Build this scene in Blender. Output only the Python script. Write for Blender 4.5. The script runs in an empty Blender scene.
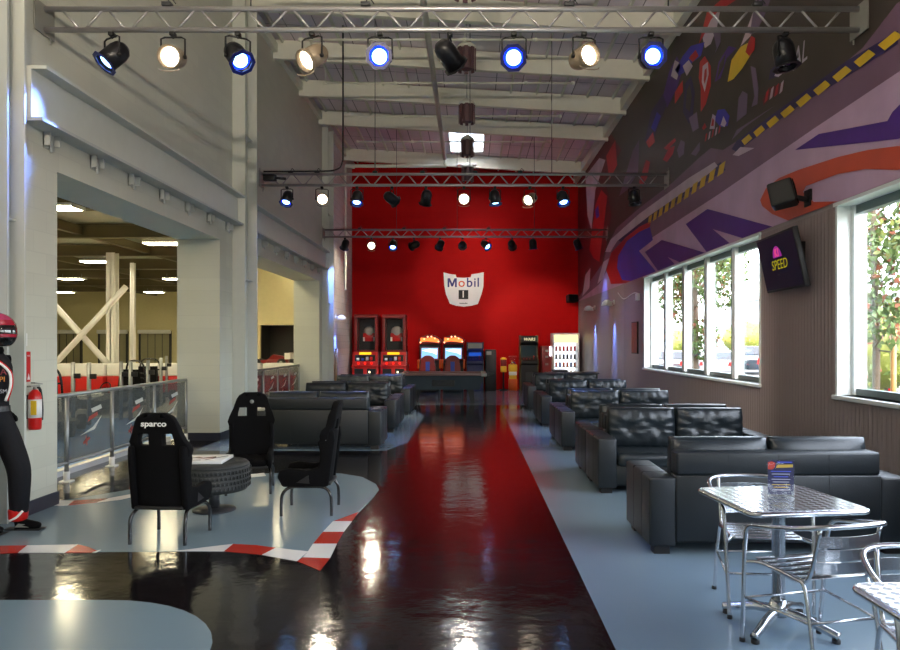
import bpy, bmesh, math, random
from mathutils import Vector, Matrix, Euler
from math import sin, cos, pi, radians as R, atan2, sqrt
random.seed(7)
S = bpy.context.scene
COL = S.collection
# ------------------------------------------------------------------ view
S.view_settings.view_transform = 'Standard'
S.view_settings.look = 'None'
S.view_settings.exposure = 0.7
S.view_settings.gamma = 1
S.view_settings.use_curve_mapping = False
S.cycles.use_denoising = True
S.cycles.max_bounces = 8
S.cycles.diffuse_bounces = 4
S.cycles.glossy_bounces = 4
S.cycles.transparent_max_bounces = 12
S.cycles.sample_clamp_indirect = 6
cam = bpy.data.cameras.new('camera')
co = bpy.data.objects.new('camera', cam); COL.objects.link(co)
co.location = (0, 0, 1.6); co.rotation_euler = (R(90), 0, 0)
cam.sensor_width = 36; cam.lens = 28.8
cam.shift_x = -20/900; cam.shift_y = 18/900
cam.clip_end = 400
S.camera = co

# ------------------------------------------------------------------ materials
def lin(c):
    def f(v):
        v /= 255
        return v/12.92 if v <= .04045 else ((v+.055)/1.055)**2.4
    return (f(c[0]), f(c[1]), f(c[2]), 1)
def mat(name, c, rough=.5, metal=0, bump=0, bscale=40, var=.06, vscale=6, emit=0, coat=0, spec=None, ecol=None, bdetail=3):
    m = bpy.data.materials.new(name); m.use_nodes = True
    nt = m.node_tree; b = nt.nodes['Principled BSDF']
    col = lin(c)
    b.inputs['Base Color'].default_value = col
    b.inputs['Roughness'].default_value = rough
    b.inputs['Metallic'].default_value = metal
    if coat: b.inputs['Coat Weight'].default_value = coat; b.inputs['Coat Roughness'].default_value = .08
    if spec is not None: b.inputs['Specular IOR Level'].default_value = spec
    if emit:
        b.inputs['Emission Color'].default_value = lin(ecol or c); b.inputs['Emission Strength'].default_value = emit
    tc = nt.nodes.new('ShaderNodeTexCoord')
    if var:
        n = nt.nodes.new('ShaderNodeTexNoise'); n.inputs['Scale'].default_value = vscale; n.inputs['Detail'].default_value = 4
        nt.links.new(tc.outputs['Object'], n.inputs['Vector'])
        mx = nt.nodes.new('ShaderNodeMix'); mx.data_type = 'RGBA'
        mx.inputs[6].default_value = tuple(v*(1-var) for v in col[:3])+(1,)
        mx.inputs[7].default_value = tuple(min(1, v*(1+var)) for v in col[:3])+(1,)
        nt.links.new(n.outputs['Fac'], mx.inputs[0]); nt.links.new(mx.outputs[2], b.inputs['Base Color'])
    if bump:
        n = nt.nodes.new('ShaderNodeTexNoise'); n.inputs['Scale'].default_value = bscale; n.inputs['Detail'].default_value = bdetail
        nt.links.new(tc.outputs['Object'], n.inputs['Vector'])
        bp = nt.nodes.new('ShaderNodeBump'); bp.inputs['Strength'].default_value = bump; bp.inputs['Distance'].default_value = .02
        nt.links.new(n.outputs['Fac'], bp.inputs['Height']); nt.links.new(bp.outputs['Normal'], b.inputs['Normal'])
    return m
def emat(name, c, s):
    m = bpy.data.materials.new(name); m.use_nodes = True
    nt = m.node_tree; nt.nodes.remove(nt.nodes['Principled BSDF'])
    e = nt.nodes.new('ShaderNodeEmission'); e.inputs[0].default_value = lin(c); e.inputs[1].default_value = s
    nt.links.new(e.outputs[0], nt.nodes['Material Output'].inputs[0])
    return m
def see_through(name, c, rough, fac, glossy=False):
    "fac = share of light passing straight through"
    m = bpy.data.materials.new(name); m.use_nodes = True
    nt = m.node_tree; b = nt.nodes['Principled BSDF']
    b.inputs['Base Color'].default_value = lin(c); b.inputs['Roughness'].default_value = rough
    if glossy: b.inputs['Metallic'].default_value = 1
    t = nt.nodes.new('ShaderNodeBsdfTransparent'); mx = nt.nodes.new('ShaderNodeMixShader'); mx.inputs[0].default_value = fac
    nt.links.new(b.outputs[0], mx.inputs[1]); nt.links.new(t.outputs[0], mx.inputs[2])
    nt.links.new(mx.outputs[0], nt.nodes['Material Output'].inputs[0])
    return m
def blockmat(name, c, mortar, bw, bh, rough=.6, ms=.012, bump=.35, axis='X', off=.5):
    "painted block / panel wall: brick texture in the wall plane"
    m = mat(name, c, rough, var=0); nt = m.node_tree; b = nt.nodes['Principled BSDF']
    tc = nt.nodes.new('ShaderNodeTexCoord'); sp = nt.nodes.new('ShaderNodeSeparateXYZ'); cb = nt.nodes.new('ShaderNodeCombineXYZ')
    nt.links.new(tc.outputs['Object'], sp.inputs[0])
    a, d = {'X': (1, 2), 'Y': (0, 2), 'Z': (0, 1)}[axis]
    nt.links.new(sp.outputs[a], cb.inputs[0]); nt.links.new(sp.outputs[d], cb.inputs[1])
    br = nt.nodes.new('ShaderNodeTexBrick'); br.offset = off
    br.inputs['Scale'].default_value = 1; br.inputs['Brick Width'].default_value = bw; br.inputs['Row Height'].default_value = bh
    br.inputs['Mortar Size'].default_value = ms; br.inputs['Mortar Smooth'].default_value = .3
    c0 = lin(c)
    br.inputs['Color1'].default_value = c0; br.inputs['Color2'].default_value = tuple(v*.94 for v in c0[:3])+(1,)
    br.inputs['Mortar'].default_value = lin(mortar)
    nt.links.new(cb.outputs[0], br.inputs['Vector']); nt.links.new(br.outputs['Color'], b.inputs['Base Color'])
    bp = nt.nodes.new('ShaderNodeBump'); bp.invert = True; bp.inputs['Strength'].default_value = bump; bp.inputs['Distance'].default_value = .01
    nt.links.new(br.outputs['Fac'], bp.inputs['Height']); nt.links.new(bp.outputs['Normal'], b.inputs['Normal'])
    return m
def ribmat(name, c, period, rough=.5, dist=.02, axis=1):
    m = mat(name, c, rough, var=0); nt = m.node_tree; b = nt.nodes['Principled BSDF']
    tc = nt.nodes.new('ShaderNodeTexCoord'); sp = nt.nodes.new('ShaderNodeSeparateXYZ'); nt.links.new(tc.outputs['Object'], sp.inputs[0])
    mu = nt.nodes.new('ShaderNodeMath'); mu.operation = 'MULTIPLY'; mu.inputs[1].default_value = 2*pi/period
    si = nt.nodes.new('ShaderNodeMath'); si.operation = 'SINE'
    cl = nt.nodes.new('ShaderNodeMath'); cl.operation = 'MULTIPLY'; cl.use_clamp = True; cl.inputs[1].default_value = 2.5
    nt.links.new(sp.outputs[axis], mu.inputs[0]); nt.links.new(mu.outputs[0], si.inputs[0]); nt.links.new(si.outputs[0], cl.inputs[0])
    bp = nt.nodes.new('ShaderNodeBump'); bp.inputs['Strength'].default_value = .9; bp.inputs['Distance'].default_value = dist
    nt.links.new(cl.outputs[0], bp.inputs['Height']); nt.links.new(bp.outputs['Normal'], b.inputs['Normal'])
    return m

M = {}
M['white_wall'] = blockmat('painted_block_wall', (198, 199, 184), (190, 191, 177), .41, .205, .55, .006, .12)
M['reveal'] = mat('painted_reveal', (198, 199, 184), .55, bump=.05)
M['brick_white'] = blockmat('white_block_wall', (214, 208, 204), (196, 190, 186), .41, .205, .5, .012, .35)
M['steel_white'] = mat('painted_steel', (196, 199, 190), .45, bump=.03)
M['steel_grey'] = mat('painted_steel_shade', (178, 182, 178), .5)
M['red_wall'] = blockmat('red_block_wall', (186, 3, 4), (178, 3, 4), .41, .205, .6, .005, .1, 'Y'); M['red_wall'].node_tree.nodes['Principled BSDF'].inputs['Specular IOR Level'].default_value = .12
M['rib_wall'] = ribmat('ribbed_metal_wall', (138, 126, 126), .076, .45)
M['plain_wall'] = mat('taupe_wall', (150, 140, 138), .5, bump=.05)
M['deck'] = blockmat('ceiling_insulation', (242, 230, 236), (140, 128, 136), .61, 1.1, .55, .012, .3, 'Z', 0)
M['beam'] = mat('ceiling_beam_paint', (222, 222, 208), .55)
M['black_floor'] = mat('black_epoxy', (22, 18, 20), .1, bump=.19, bscale=4.5, var=.25, vscale=2, bdetail=8, spec=.7)
M['blue_floor'] = mat('blue_grey_epoxy', (118, 138, 151), .16, bump=.03, bscale=7, var=.05, vscale=1.5, bdetail=5)
M['kerb_red'] = mat('kerb_red_paint', (170, 42, 28), .2)
M['kerb_white'] = mat('kerb_white_paint', (222, 222, 222), .2)
M['baseboard'] = mat('dark_baseboard', (30, 34, 50), .4)
M['leather'] = mat('black_leather', (22, 30, 35), .33, bump=.1, bscale=60, var=.2, spec=.5)
M['leather_flat'] = mat('black_leather_panel', (21, 27, 31), .42, bump=.08, bscale=90, var=.15, spec=.5)
M['seam'] = mat('leather_seam', (16, 18, 20), .6)
M['rubber'] = mat('black_rubber', (26, 27, 28), .62, bump=.1, bscale=80)
M['tread'] = mat('tyre_tread', (48, 50, 49), .6, bump=.15, bscale=60)
M['black_fabric'] = mat('black_fabric', (8, 8, 10), .85, bump=.15, bscale=150, spec=.12)
M['black_metal'] = mat('black_painted_metal', (16, 16, 18), .22, coat=.4)
M['black_matt'] = mat('matt_black', (12, 12, 13), .55)
M['dark_grey'] = mat('dark_grey_metal', (44, 45, 48), .45)
M['alu'] = mat('aluminium_tube', (205, 208, 212), .22, 1, var=.03)
M['alu_truss'] = mat('aluminium_truss', (176, 174, 176), .38, .75, var=.05)
M['alu_plate'] = mat('aluminium_plate', (150, 150, 142), .45, .4)
M['galv'] = mat('galvanised_tube', (150, 152, 152), .4, .7)
M['white_frame'] = mat('white_window_frame', (215, 222, 222), .35)
M['window_dark'] = mat('grey_window_gasket', (96, 112, 112), .4)
M['glass'] = see_through('window_glass', (235, 245, 240), .03, .93, True)
M['clear'] = see_through('clear_acrylic', (235, 240, 240), .05, .965, True)
M['mesh'] = see_through('grey_mesh_banner', (92, 96, 94), .8, .46)
M['mesh'].node_tree.nodes['Principled BSDF'].inputs['Specular IOR Level'].default_value = 0
M['white'] = mat('white_paint', (228, 228, 226), .4)
M['cream'] = mat('cream_wall', (214, 204, 160), .7)
M['red'] = mat('red_gloss', (190, 18, 14), .3)
M['dark_red'] = mat('dark_red', (120, 10, 10), .35)
M['yellow'] = mat('yellow_plastic', (232, 190, 40), .4)
M['orange'] = mat('orange_plastic', (226, 96, 24), .4)
M['blue'] = mat('blue_paint', (30, 60, 160), .4)
M['navy'] = mat('navy_paint', (20, 28, 96), .4)
M['track_blue'] = mat('track_blue_floor', (44, 110, 184), .45)
M['track_grey'] = mat('track_grey_floor', (184, 182, 172), .35)
M['rail_wood'] = mat('dark_rail_wood', (112, 84, 78), .3)
M['wood'] = mat('pale_wood', (150, 112, 60), .4)
M['felt'] = mat('table_cloth_felt', (40, 52, 60), .9)
M['steelbeam_dark'] = mat('brown_roof_steel', (96, 86, 58), .6)
M['roofdeck'] = mat('grey_roof_deck', (170, 170, 156), .7)
def surface_metal():
    m = mat('brushed_swirl_metal', (198, 200, 204), .24, 1, var=0); nt = m.node_tree; b = nt.nodes['Principled BSDF']
    tc = nt.nodes.new('ShaderNodeTexCoord'); ck = nt.nodes.new('ShaderNodeTexChecker'); ck.inputs['Scale'].default_value = 30
    mp = nt.nodes.new('ShaderNodeMapping'); mp.inputs['Rotation'].default_value = (0, 0, R(45))
    mp.inputs['Location'].default_value = (0, 0, .317)
    nt.links.new(tc.outputs['Object'], mp.inputs[0]); nt.links.new(mp.outputs[0], ck.inputs['Vector'])
    ck.inputs['Color1'].default_value = (.12, .12, .12, 1); ck.inputs['Color2'].default_value = (.42, .42, .42, 1)
    nt.links.new(ck.outputs['Color'], b.inputs['Roughness'])
    cr = nt.nodes.new('ShaderNodeMix'); cr.data_type = 'RGBA'; cr.inputs[6].default_value = (.30, .31, .33, 1); cr.inputs[7].default_value = (.75, .76, .8, 1)
    nt.links.new(ck.outputs['Fac'], cr.inputs[0]); nt.links.new(cr.outputs[2], b.inputs['Base Color'])
    bp = nt.nodes.new('ShaderNodeBump'); bp.inputs['Strength'].default_value = .2; bp.inputs['Distance'].default_value = .002
    nt.links.new(ck.outputs['Fac'], bp.inputs['Height']); nt.links.new(bp.outputs['Normal'], b.inputs['Normal'])
    return m
M['table_metal'] = surface_metal()

# ------------------------------------------------------------------ mesh builder
class MB:
    def __init__(s): s.bm = bmesh.new()
    def _mark(s, n0, mi, smooth=False):
        F = s.bm.faces; F.ensure_lookup_table()
        for i in range(n0, len(F)): F[i].material_index = mi; F[i].smooth = smooth
    def box(s, x0, x1, y0, y1, z0, z1, mi=0, bev=0, mx=None, seg=2):
        n0 = len(s.bm.faces)
        r = bmesh.ops.create_cube(s.bm, size=1)
        vs = r['verts']
        for v in vs:
            v.co = Vector(((x0+x1)/2+v.co.x*abs(x1-x0), (y0+y1)/2+v.co.y*abs(y1-y0), (z0+z1)/2+v.co.z*abs(z1-z0)))
        if bev:
            es = list({e for v in vs for e in v.link_edges})
            rr = bmesh.ops.bevel(s.bm, geom=es, offset=bev, segments=seg, affect='EDGES', profile=.5)
            s.bm.faces.ensure_lookup_table(); vs = list({v for i in range(n0, len(s.bm.faces)) for v in s.bm.faces[i].verts})
        if mx is not None: bmesh.ops.transform(s.bm, matrix=mx, verts=vs)
        s.bm.faces.index_update()
        s._mark(n0, mi, bool(bev)); return s
    def prism(s, pts, a0, a1, axis='X', mi=0, mx=None):
        "polygon pts (2D) extruded along axis; X: pts=(y,z); Y: pts=(x,z); Z: pts=(x,y)"
        n0 = len(s.bm.faces)
        def P(p, a): return {'X': (a, p[0], p[1]), 'Y': (p[0], a, p[1]), 'Z': (p[0], p[1], a)}[axis]
        A = [s.bm.verts.new(P(p, a0)) for p in pts]; B = [s.bm.verts.new(P(p, a1)) for p in pts]
        n = len(pts); fs = [s.bm.faces.new(A), s.bm.faces.new(B[::-1])]
        for i in range(n): fs.append(s.bm.faces.new((A[i], B[i], B[(i+1) % n], A[(i+1) % n])))
        bmesh.ops.recalc_face_normals(s.bm, faces=fs)
        if mx is not None: bmesh.ops.transform(s.bm, matrix=mx, verts=A+B)
        s._mark(n0, mi); return s
    def poly(s, pts, mi=0):
        f = s.bm.faces.new([s.bm.verts.new(p) for p in pts]); f.material_index = mi; return s
    def tube(s, pts, r, seg=10, mi=0, closed=False, cap=True):
        n0 = len(s.bm.faces); P = [Vector(p) for p in pts]; n = len(P); rings = []
        rr = r if isinstance(r, (list, tuple)) else [r]*n
        nrm = None
        for i, p in enumerate(P):
            if closed: t = (P[(i+1) % n]-P[i-1]).normalized()
            else: t = ((P[min(i+1, n-1)]-P[max(i-1, 0)])).normalized()
            if nrm is None:
                a = Vector((0, 0, 1)) if abs(t.z) < .9 else Vector((1, 0, 0))
                nrm = t.cross(a).normalized()
            else:
                nrm = (nrm-t*nrm.dot(t)).normalized()
            bn = t.cross(nrm)
            rings.append([s.bm.verts.new(p+(nrm*cos(2*pi*k/seg)+bn*sin(2*pi*k/seg))*rr[i]) for k in range(seg)])
        m = n if closed else n-1
        for i in range(m):
            a, b = rings[i], rings[(i+1) % n]
            for k in range(seg): s.bm.faces.new((a[k], a[(k+1) % seg], b[(k+1) % seg], b[k]))
        if cap and not closed: s.bm.faces.new(rings[0][::-1]); s.bm.faces.new(rings[-1])
        s._mark(n0, mi, True); return s
    def lathe(s, prof, c=(0, 0, 0), d=(0, 0, 1), seg=24, mi=0, smooth=True, cap=True):
        "prof = [(radius, distance along d)]"
        n0 = len(s.bm.faces); d = Vector(d).normalized(); c = Vector(c)
        a = Vector((0, 0, 1)) if abs(d.z) < .9 else Vector((1, 0, 0))
        u = d.cross(a).normalized(); w = d.cross(u); rings = []
        for r, h in prof:
            rings.append([s.bm.verts.new(c+d*h+(u*cos(2*pi*(k+.5)/seg)+w*sin(2*pi*(k+.5)/seg))*max(r, 1e-4)) for k in range(seg)])
        for i in range(len(rings)-1):
            for k in range(seg): s.bm.faces.new((rings[i][k], rings[i][(k+1) % seg], rings[i+1][(k+1) % seg], rings[i+1][k]))
        if cap: s.bm.faces.new(rings[0][::-1]); s.bm.faces.new(rings[-1])
        s._mark(n0, mi, smooth); return s
    def ball(s, c, r, mi=0, sc=(1, 1, 1), seg=16):
        n0 = len(s.bm.faces)
        rr = bmesh.ops.create_uvsphere(s.bm, u_segments=seg, v_segments=seg//2+2, radius=r)
        for v in rr['verts']: v.co = Vector(c)+Vector((v.co.x*sc[0], v.co.y*sc[1], v.co.z*sc[2]))
        s._mark(n0, mi, True); return s
    def text(s, body, size, mx, mi=0, depth=.002, bold=.0, shear=0, align='CENTER', sx=1):
        c = bpy.data.curves.new('t', 'FONT'); c.body = body; c.size = size; c.extrude = depth; c.offset = bold; c.shear = shear
        c.align_x = align; c.align_y = 'CENTER'; c.resolution_u = 3
        o = bpy.data.objects.new('t', c); COL.objects.link(o)
        bpy.context.view_layer.update()
        me = o.evaluated_get(bpy.context.evaluated_depsgraph_get()).to_mesh()
        n0 = len(s.bm.faces); v0 = len(s.bm.verts)
        s.bm.from_mesh(me)
        vs = list(s.bm.verts)[v0:]
        bmesh.ops.transform(s.bm, matrix=mx @ Matrix.Diagonal((sx, 1, 1, 1)), verts=vs)
        s._mark(n0, mi)
        o.to_mesh_clear(); bpy.data.objects.remove(o); bpy.data.curves.remove(c); return s
    def build(s, name, mats, parent=None, loc=None, rot=None, label=None, kind=None):
        s.bm.normal_update()
        me = bpy.data.meshes.new(name); s.bm.to_mesh(me); s.bm.free()
        if not isinstance(mats, (list, tuple)): mats = [mats]
        for m in mats: me.materials.append(M[m] if isinstance(m, str) else m)
        o = bpy.data.objects.new(name, me); COL.objects.link(o)
        if parent: o.parent = parent
        if loc: o.location = loc
        if rot: o.rotation_euler = rot
        if label: o['label'] = label
        if kind: o['kind'] = kind
        return o
def tag(o, label, cat, group=None):
    o['label'] = label; o['category'] = cat
    if group: o['group'] = group
    return o
def thing(name, label, cat, loc=(0, 0, 0), rz=0, group=None):
    o = bpy.data.objects.new(name, None); COL.objects.link(o); o.empty_display_size = .2
    o.location = loc; o.rotation_euler = (0, 0, rz)
    return tag(o, label, cat, group)
def dup(root, loc, rz, label=None, group=None):
    def cp(o, par):
        c = o.copy(); COL.objects.link(c)
        c.parent = par
        for ch in o.children: cp(ch, c)
        return c
    r = cp(root, None); r.location = loc; r.rotation_euler = (0, 0, rz)
    if label: r['label'] = label
    if group: r['group'] = group
    return r
def struct(name, mb, mats, parent=None): return mb.build(name, mats, parent, kind='structure')
def bez(pts, n=6):
    "Catmull-Rom smoothing"
    P = [Vector(p) for p in pts]; out = []
    for i in range(len(P)-1):
        a, b, c, d = P[max(i-1, 0)], P[i], P[i+1], P[min(i+2, len(P)-1)]
        for k in range(n):
            t = k/n
            out.append(.5*((2*b)+(-a+c)*t+(2*a-5*b+4*c-d)*t*t+(-a+3*b-3*c+d)*t**3))
    out.append(P[-1]); return out

# geometry constants (metres): camera at origin, y = depth, floor z = 0
XL, XR, YB, YN = -4.1, 3.76, 25.0, -6.0
def zc(x): return 7.95-.057*(x+4.1)           # underside of the sloping ceiling deck
# ================================================================== SETTING
# floor: black glossy base, blue-grey islands, kerbs (one floor)
f = MB()
def fp(x, y):                                   # a point of the floor plan measured off the photograph
    Y = 1152/(y-343); return ((x-470)*Y/720, Y)
f.box(-4.9, XR+.3, YN, YB+.2, -.1, 0, 0)
def isl(pts, z, mi): f.prism(pts, 0, z, 'Z', mi)
isl([(.76, 3.0), (XR, 3.0), (XR, 17.5), (.76, 17.5)], .0015, 1)
isl([(.76, 3.0), (.95, 1.4), (1.4, 0), (2.2, -1.5), (XR, -1.5), (XR, 3.0)], .0015, 1)
isl([(-4.1, 18.6), (XR, 18.6), (XR, YB), (-4.1, YB)], .0015, 1)
arc = [(-2.25+.92*cos(t), 3.56+.92*sin(t)) for t in [R(a) for a in range(0, 91, 9)]]
isl([(-4.4, 4.48)]+arc[::-1]+[(-1.33, 2.2), (-1.6, 1), (-2.4, 0), (-4.4, -1)], .0015, 1)
isl([(-4.1, 10.7), (-1.25, 10.7), (-1.0, 11.6), (-1.0, 15.8), (-1.35, 17.4), (-4.1, 17.4)], .0015, 1)
back = [(-4.35, 7.0), fp(60, 501), fp(97, 495), fp(133, 489), fp(180, 481), fp(248, 474), fp(300, 472.6), fp(341, 473.6), fp(362, 477), fp(376, 484), fp(379, 490), fp(374, 497), (-1.05, 6.75)]
front = [(-1.25, 5.35), fp(300, 553), fp(262, 552), fp(223, 551.5), fp(176, 551.5), fp(100, 552), fp(60, 553), (-4.35, 5.55)]
isl(back+[(-1.05, 6.7)]+front, .0015, 1)
def quad(pts, mi): f.prism([fp(*p) for p in pts], .0015, .003, 'Z', mi)
quad([(-40, 548), (-34, 556), (18, 553), (27, 545.7), (-20, 546)], 2)
quad([(27, 545.7), (78, 544.7), (65, 553), (18, 553)], 3)
quad([(78, 544.7), (88, 547), (97, 551), (92, 552.8), (65, 553)], 2)
quad([(97, 551), (101, 550), (96, 552.8), (92, 552.8)], 3)
quad([(176, 551.3), (205, 547.5), (233, 544.2), (224, 551.5)], 3)
quad([(233, 544.2), (256, 545.3), (276, 548), (262, 555), (224, 551.5)], 2)
quad([(276, 548), (292, 550), (308, 551.6), (297, 561.5), (262, 555)], 3)
quad([(297, 561.5), (303, 557.6), (330, 558.5), (320, 571)], 2)
quad([(308, 551.6), (313, 544), (337, 544), (330, 558.5), (303, 557.6)], 3)
quad([(313, 544), (323, 532), (344, 532), (337, 544)], 2)
quad([(323, 532), (333, 521.5), (352, 521.5), (344, 532)], 3)
quad([(333, 521.5), (359, 512), (352, 521.5)], 2)
quad([(50, 506), (60, 500.5), (74, 500.8), (68, 505.5)], 3)
quad([(68, 505.5), (74, 500.8), (109, 498.3), (97, 502.5)], 2)
quad([(97, 502.5), (109, 498.3), (133, 494), (150, 493), (120, 500)], 3)
quad([(244, 475.3), (264, 473), (266, 476), (246, 478)], 3)
struct('floor', f, ['black_floor', 'blue_floor', 'kerb_red', 'kerb_white'])

# left wall
w = MB()
w.box(-4.8, XL, 6.56, 7.15, 0, 8.1)
w.box(-4.8, XL, 7.15, 11.8, 3.3, 8.1)
w.box(-4.8, XL, 11.8, 13.4, 0, 8.1)
w.box(-4.8, XL, 13.4, 19.6, 3.3, 8.1)
w.box(-4.8, XL, 19.6, 20.3, 0, 8.1)
w.box(-4.8, -4.33, YN, 6.56, 0, 8.1)
w.box(-4.8, XL, 20.3, YB, 0, 8.1, 1)
struct('wall_left', w, ['white_wall', 'brick_white'])
for i, (y0, y1) in enumerate(((6.56, 7.15), (11.8, 13.4), (19.6, 25.0))):
    b = MB(); b.box(XL, XL+.015, y0, y1, 0, .13)
    if i < 2: b.box(-4.8, XL+.015, y1, y1+.012, 0, .13)
    if i > 0: b.box(-4.8, XL+.015, y0-.012, y0, 0, .13)
    struct('baseboard_left' if i == 0 else 'baseboard_left.%03d' % i, b, 'baseboard')
# back + front wall
w = MB(); w.box(-4.8, XR+.4, YB, YB+.25, 0, 8.1); struct('wall_back', w, 'red_wall')
w = MB(); w.box(-4.8, XR+.4, YN-.25, YN, 0, 8.1); struct('wall_front', w, 'white_wall')
# right wall (window openings cut)
WINS = [(9.33, 15.5, 5), (1.2, 7.36, 5), (-5.2, 0.2, 4)]
w = MB(); ZS, ZT = 1.07, 3.0
def rw(y0, y1, z0, z1, mi): w.box(XR, XR+.3, y0, y1, z0, z1, mi)
edges = [(YN, -5.2), (0.2, 1.2), (7.36, 9.33), (15.5, 17.6)]
for a, b_ in edges: rw(a, b_, 0, ZT, 0)
for a, b_, n in WINS: rw(a, b_, 0, ZS, 0)
rw(17.6, YB, 0, ZT, 1); rw(YN, YB, ZT, 8.0, 1)
struct('wall_right', w, ['rib_wall', 'plain_wall'])
for k, (a, b_, n) in enumerate(WINS):
    fr = MB(); x0, x1 = XR+.15, XR+.23
    fr.box(XR-.012, XR+.2, a-.03, a+.012, ZS-.04, ZT); fr.box(XR-.012, XR+.2, b_-.012, b_+.03, ZS-.04, ZT)     # reveal trims
    fr.box(x0, x1, a, b_, ZS, ZS+.07, 1); fr.box(x0, x1, a, b_, ZT-.09, ZT, 1)
    fr.box(x0-.02, x1, a, a+.07, ZS, ZT, 0); fr.box(x0-.02, x1, b_-.07, b_, ZS, ZT, 0)
    for j in range(1, n):
        y = a+(b_-a)*j/n
        fr.box(x0-.05, x1, y-.075, y+.075, ZS, ZT, 0); fr.box(x0-.055, x0-.05, y+.05, y+.07, ZS, ZT, 1)
    root = struct('window_%d' % (k+1), fr, ['white_frame', 'window_dark'])
    si = MB(); si.box(XR-.05, XR+.2, a-.04, b_+.04, ZS-.045, ZS, bev=.008); si.build('window_sill', 'white_frame', root)
    hd = MB(); hd.box(XR-.03, XR+.2, a-.04, b_+.04, ZT-.005, ZT+.03); hd.build('window_head', 'white_frame', root)
    for j in range(n):
        g = MB(); y0, y1 = a+(b_-a)*j/n+.05, a+(b_-a)*(j+1)/n-.05
        g.box(x0+.03, x0+.036, y0, y1, ZS+.07, ZT-.09); g.build('pane', 'glass', root)
# ceiling deck with joists and a skylight opening
SKY = [(-.65, .45, 20.55, 22.95), (-.65, .45, 1.5, 4.0)]
c = MB()
def cpanel(x0, x1, y0, y1):
    if x1-x0 < .01 or y1-y0 < .01: return
    z0, z1 = zc(x0), zc(x1)
    c.prism([(x0, z0), (x1, z1), (x1, z1+.15), (x0, z0+.15)], y0, y1, 'Y', 0)
cpanel(-4.8, -.65, YN-.25, YB+.25); cpanel(.45, XR+.3, YN-.25, YB+.25)
ys = [YN-.25]+sorted(v for s_ in SKY for v in s_[2:])+[YB+.25]
for i in range(0, len(ys), 2): cpanel(-.65, .45, ys[i], ys[i+1])
x = -3.9
while x < 3.7:
    if not (-.66 < x < .46): c.box(x-.02, x+.02, YN, YB, zc(x)-.09, zc(x)+.01, 1)
    x += .61
struct('ceiling', c, ['deck', 'beam'])
for k, s_ in enumerate(SKY):
    g = MB(); g.box(s_[0], s_[1], s_[2], s_[3], 7.80, 7.82, 0)
    for y in (s_[2], s_[3]-.04): g.box(s_[0], s_[1], y, y+.04, 7.68, 7.8, 1)
    for x in (s_[0], s_[1]-.04): g.box(x, x+.04, s_[2], s_[3], 7.68, 7.8, 1)
    dm = see_through('skylight_dome', (240, 240, 235), .5, .6)
    struct('window_%d' % (k+4), g, [dm, 'white_frame'])
n = 0
for i, y in enumerate([-5.2, -2.95, -.7, 1.55, 3.8, 6.05, 8.3, 10.55, 12.8, 15.05, 17.3, 19.55, 23.4]):
    b = MB(); a, e = XL, XR
    b.prism([(a, zc(a)-.42), (e, zc(e)-.42), (e, zc(e)-.03), (a, zc(a)-.03)], y-.06, y+.06, 'Y')
    n += 1; struct('trim_%d' % n, b, 'beam')
# sloped edge girts along both walls
b = MB(); b.box(XR-.16, XR-.02, YN, YB, zc(XR)-.34, zc(XR)-.06); n += 1; struct('trim_%d' % n, b, 'beam')
b = MB(); b.box(XL, XL+.1, YN, YB, zc(XL)-.30, zc(XL)-.12); n += 1; struct('trim_%d' % n, b, 'beam')

# steel columns on the left wall
def column(y0, d, label, xr, near=False):
    t = thing('steel_column', label, 'column', (0, y0, 0))
    a = MB(); xl = -4.325 if near else XL+.002
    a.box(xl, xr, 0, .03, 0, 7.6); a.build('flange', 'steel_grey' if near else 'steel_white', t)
    a = MB(); a.box(xl, xr+.06, d-.03, d, 0, 7.6); a.build('flange', 'steel_white', t)
    a = MB(); a.box(xr-.13, xr-.11, .03, d-.03, 0, 7.6); a.build('web', 'steel_white', t)
    for z in (.01, 2.4, 4.9):
        p = MB(); p.box(xr-.11, xr-.01, .03, d-.03, z+.3, z+.315); p.build('stiffener', 'steel_white', t)
    return t
column(6.36, .18, 'white steel column beside the person in a racing suit', -4.09, True)
column(12.42, .52, 'white steel column between the two wide openings in the left wall', -3.88)
column(19.95, .5, 'white steel column just past the second wall opening', -3.93)
def girder(y0, y1, label, lab2):
    t = thing('steel_girder', label, 'beam', (0, y0, 0))
    L = y1-y0; x = XL+.002
    a = MB(); a.box(x, x+.1, 0, L, 3.66, 4.1); a.build('web', 'steel_white', t)
    a = MB(); a.box(x, x+.24, 0, L, 4.1, 4.13); a.build('top_flange', 'steel_white', t)
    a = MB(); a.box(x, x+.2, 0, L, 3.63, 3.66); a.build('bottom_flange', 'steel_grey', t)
    k = .35
    while k < L-.2:
        br = MB(); br.box(x, x+.07, k, k+.015, 3.5, 3.63); br.box(x, x+.07, k+.16, k+.175, 3.52, 3.63)
        br.box(x, x+.012, k, k+.175, 3.48, 3.63); br.tube([(x+.035, k+.08, 3.45), (x+.035, k+.08, 3.6)], .015, 8)
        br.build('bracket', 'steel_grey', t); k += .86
    return t
girder(6.56, 12.40, 'long white steel girder over the first wide opening, brackets below', '')
girder(12.96, 19.93, 'long white steel girder over the second wide opening, brackets below', '')

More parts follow.
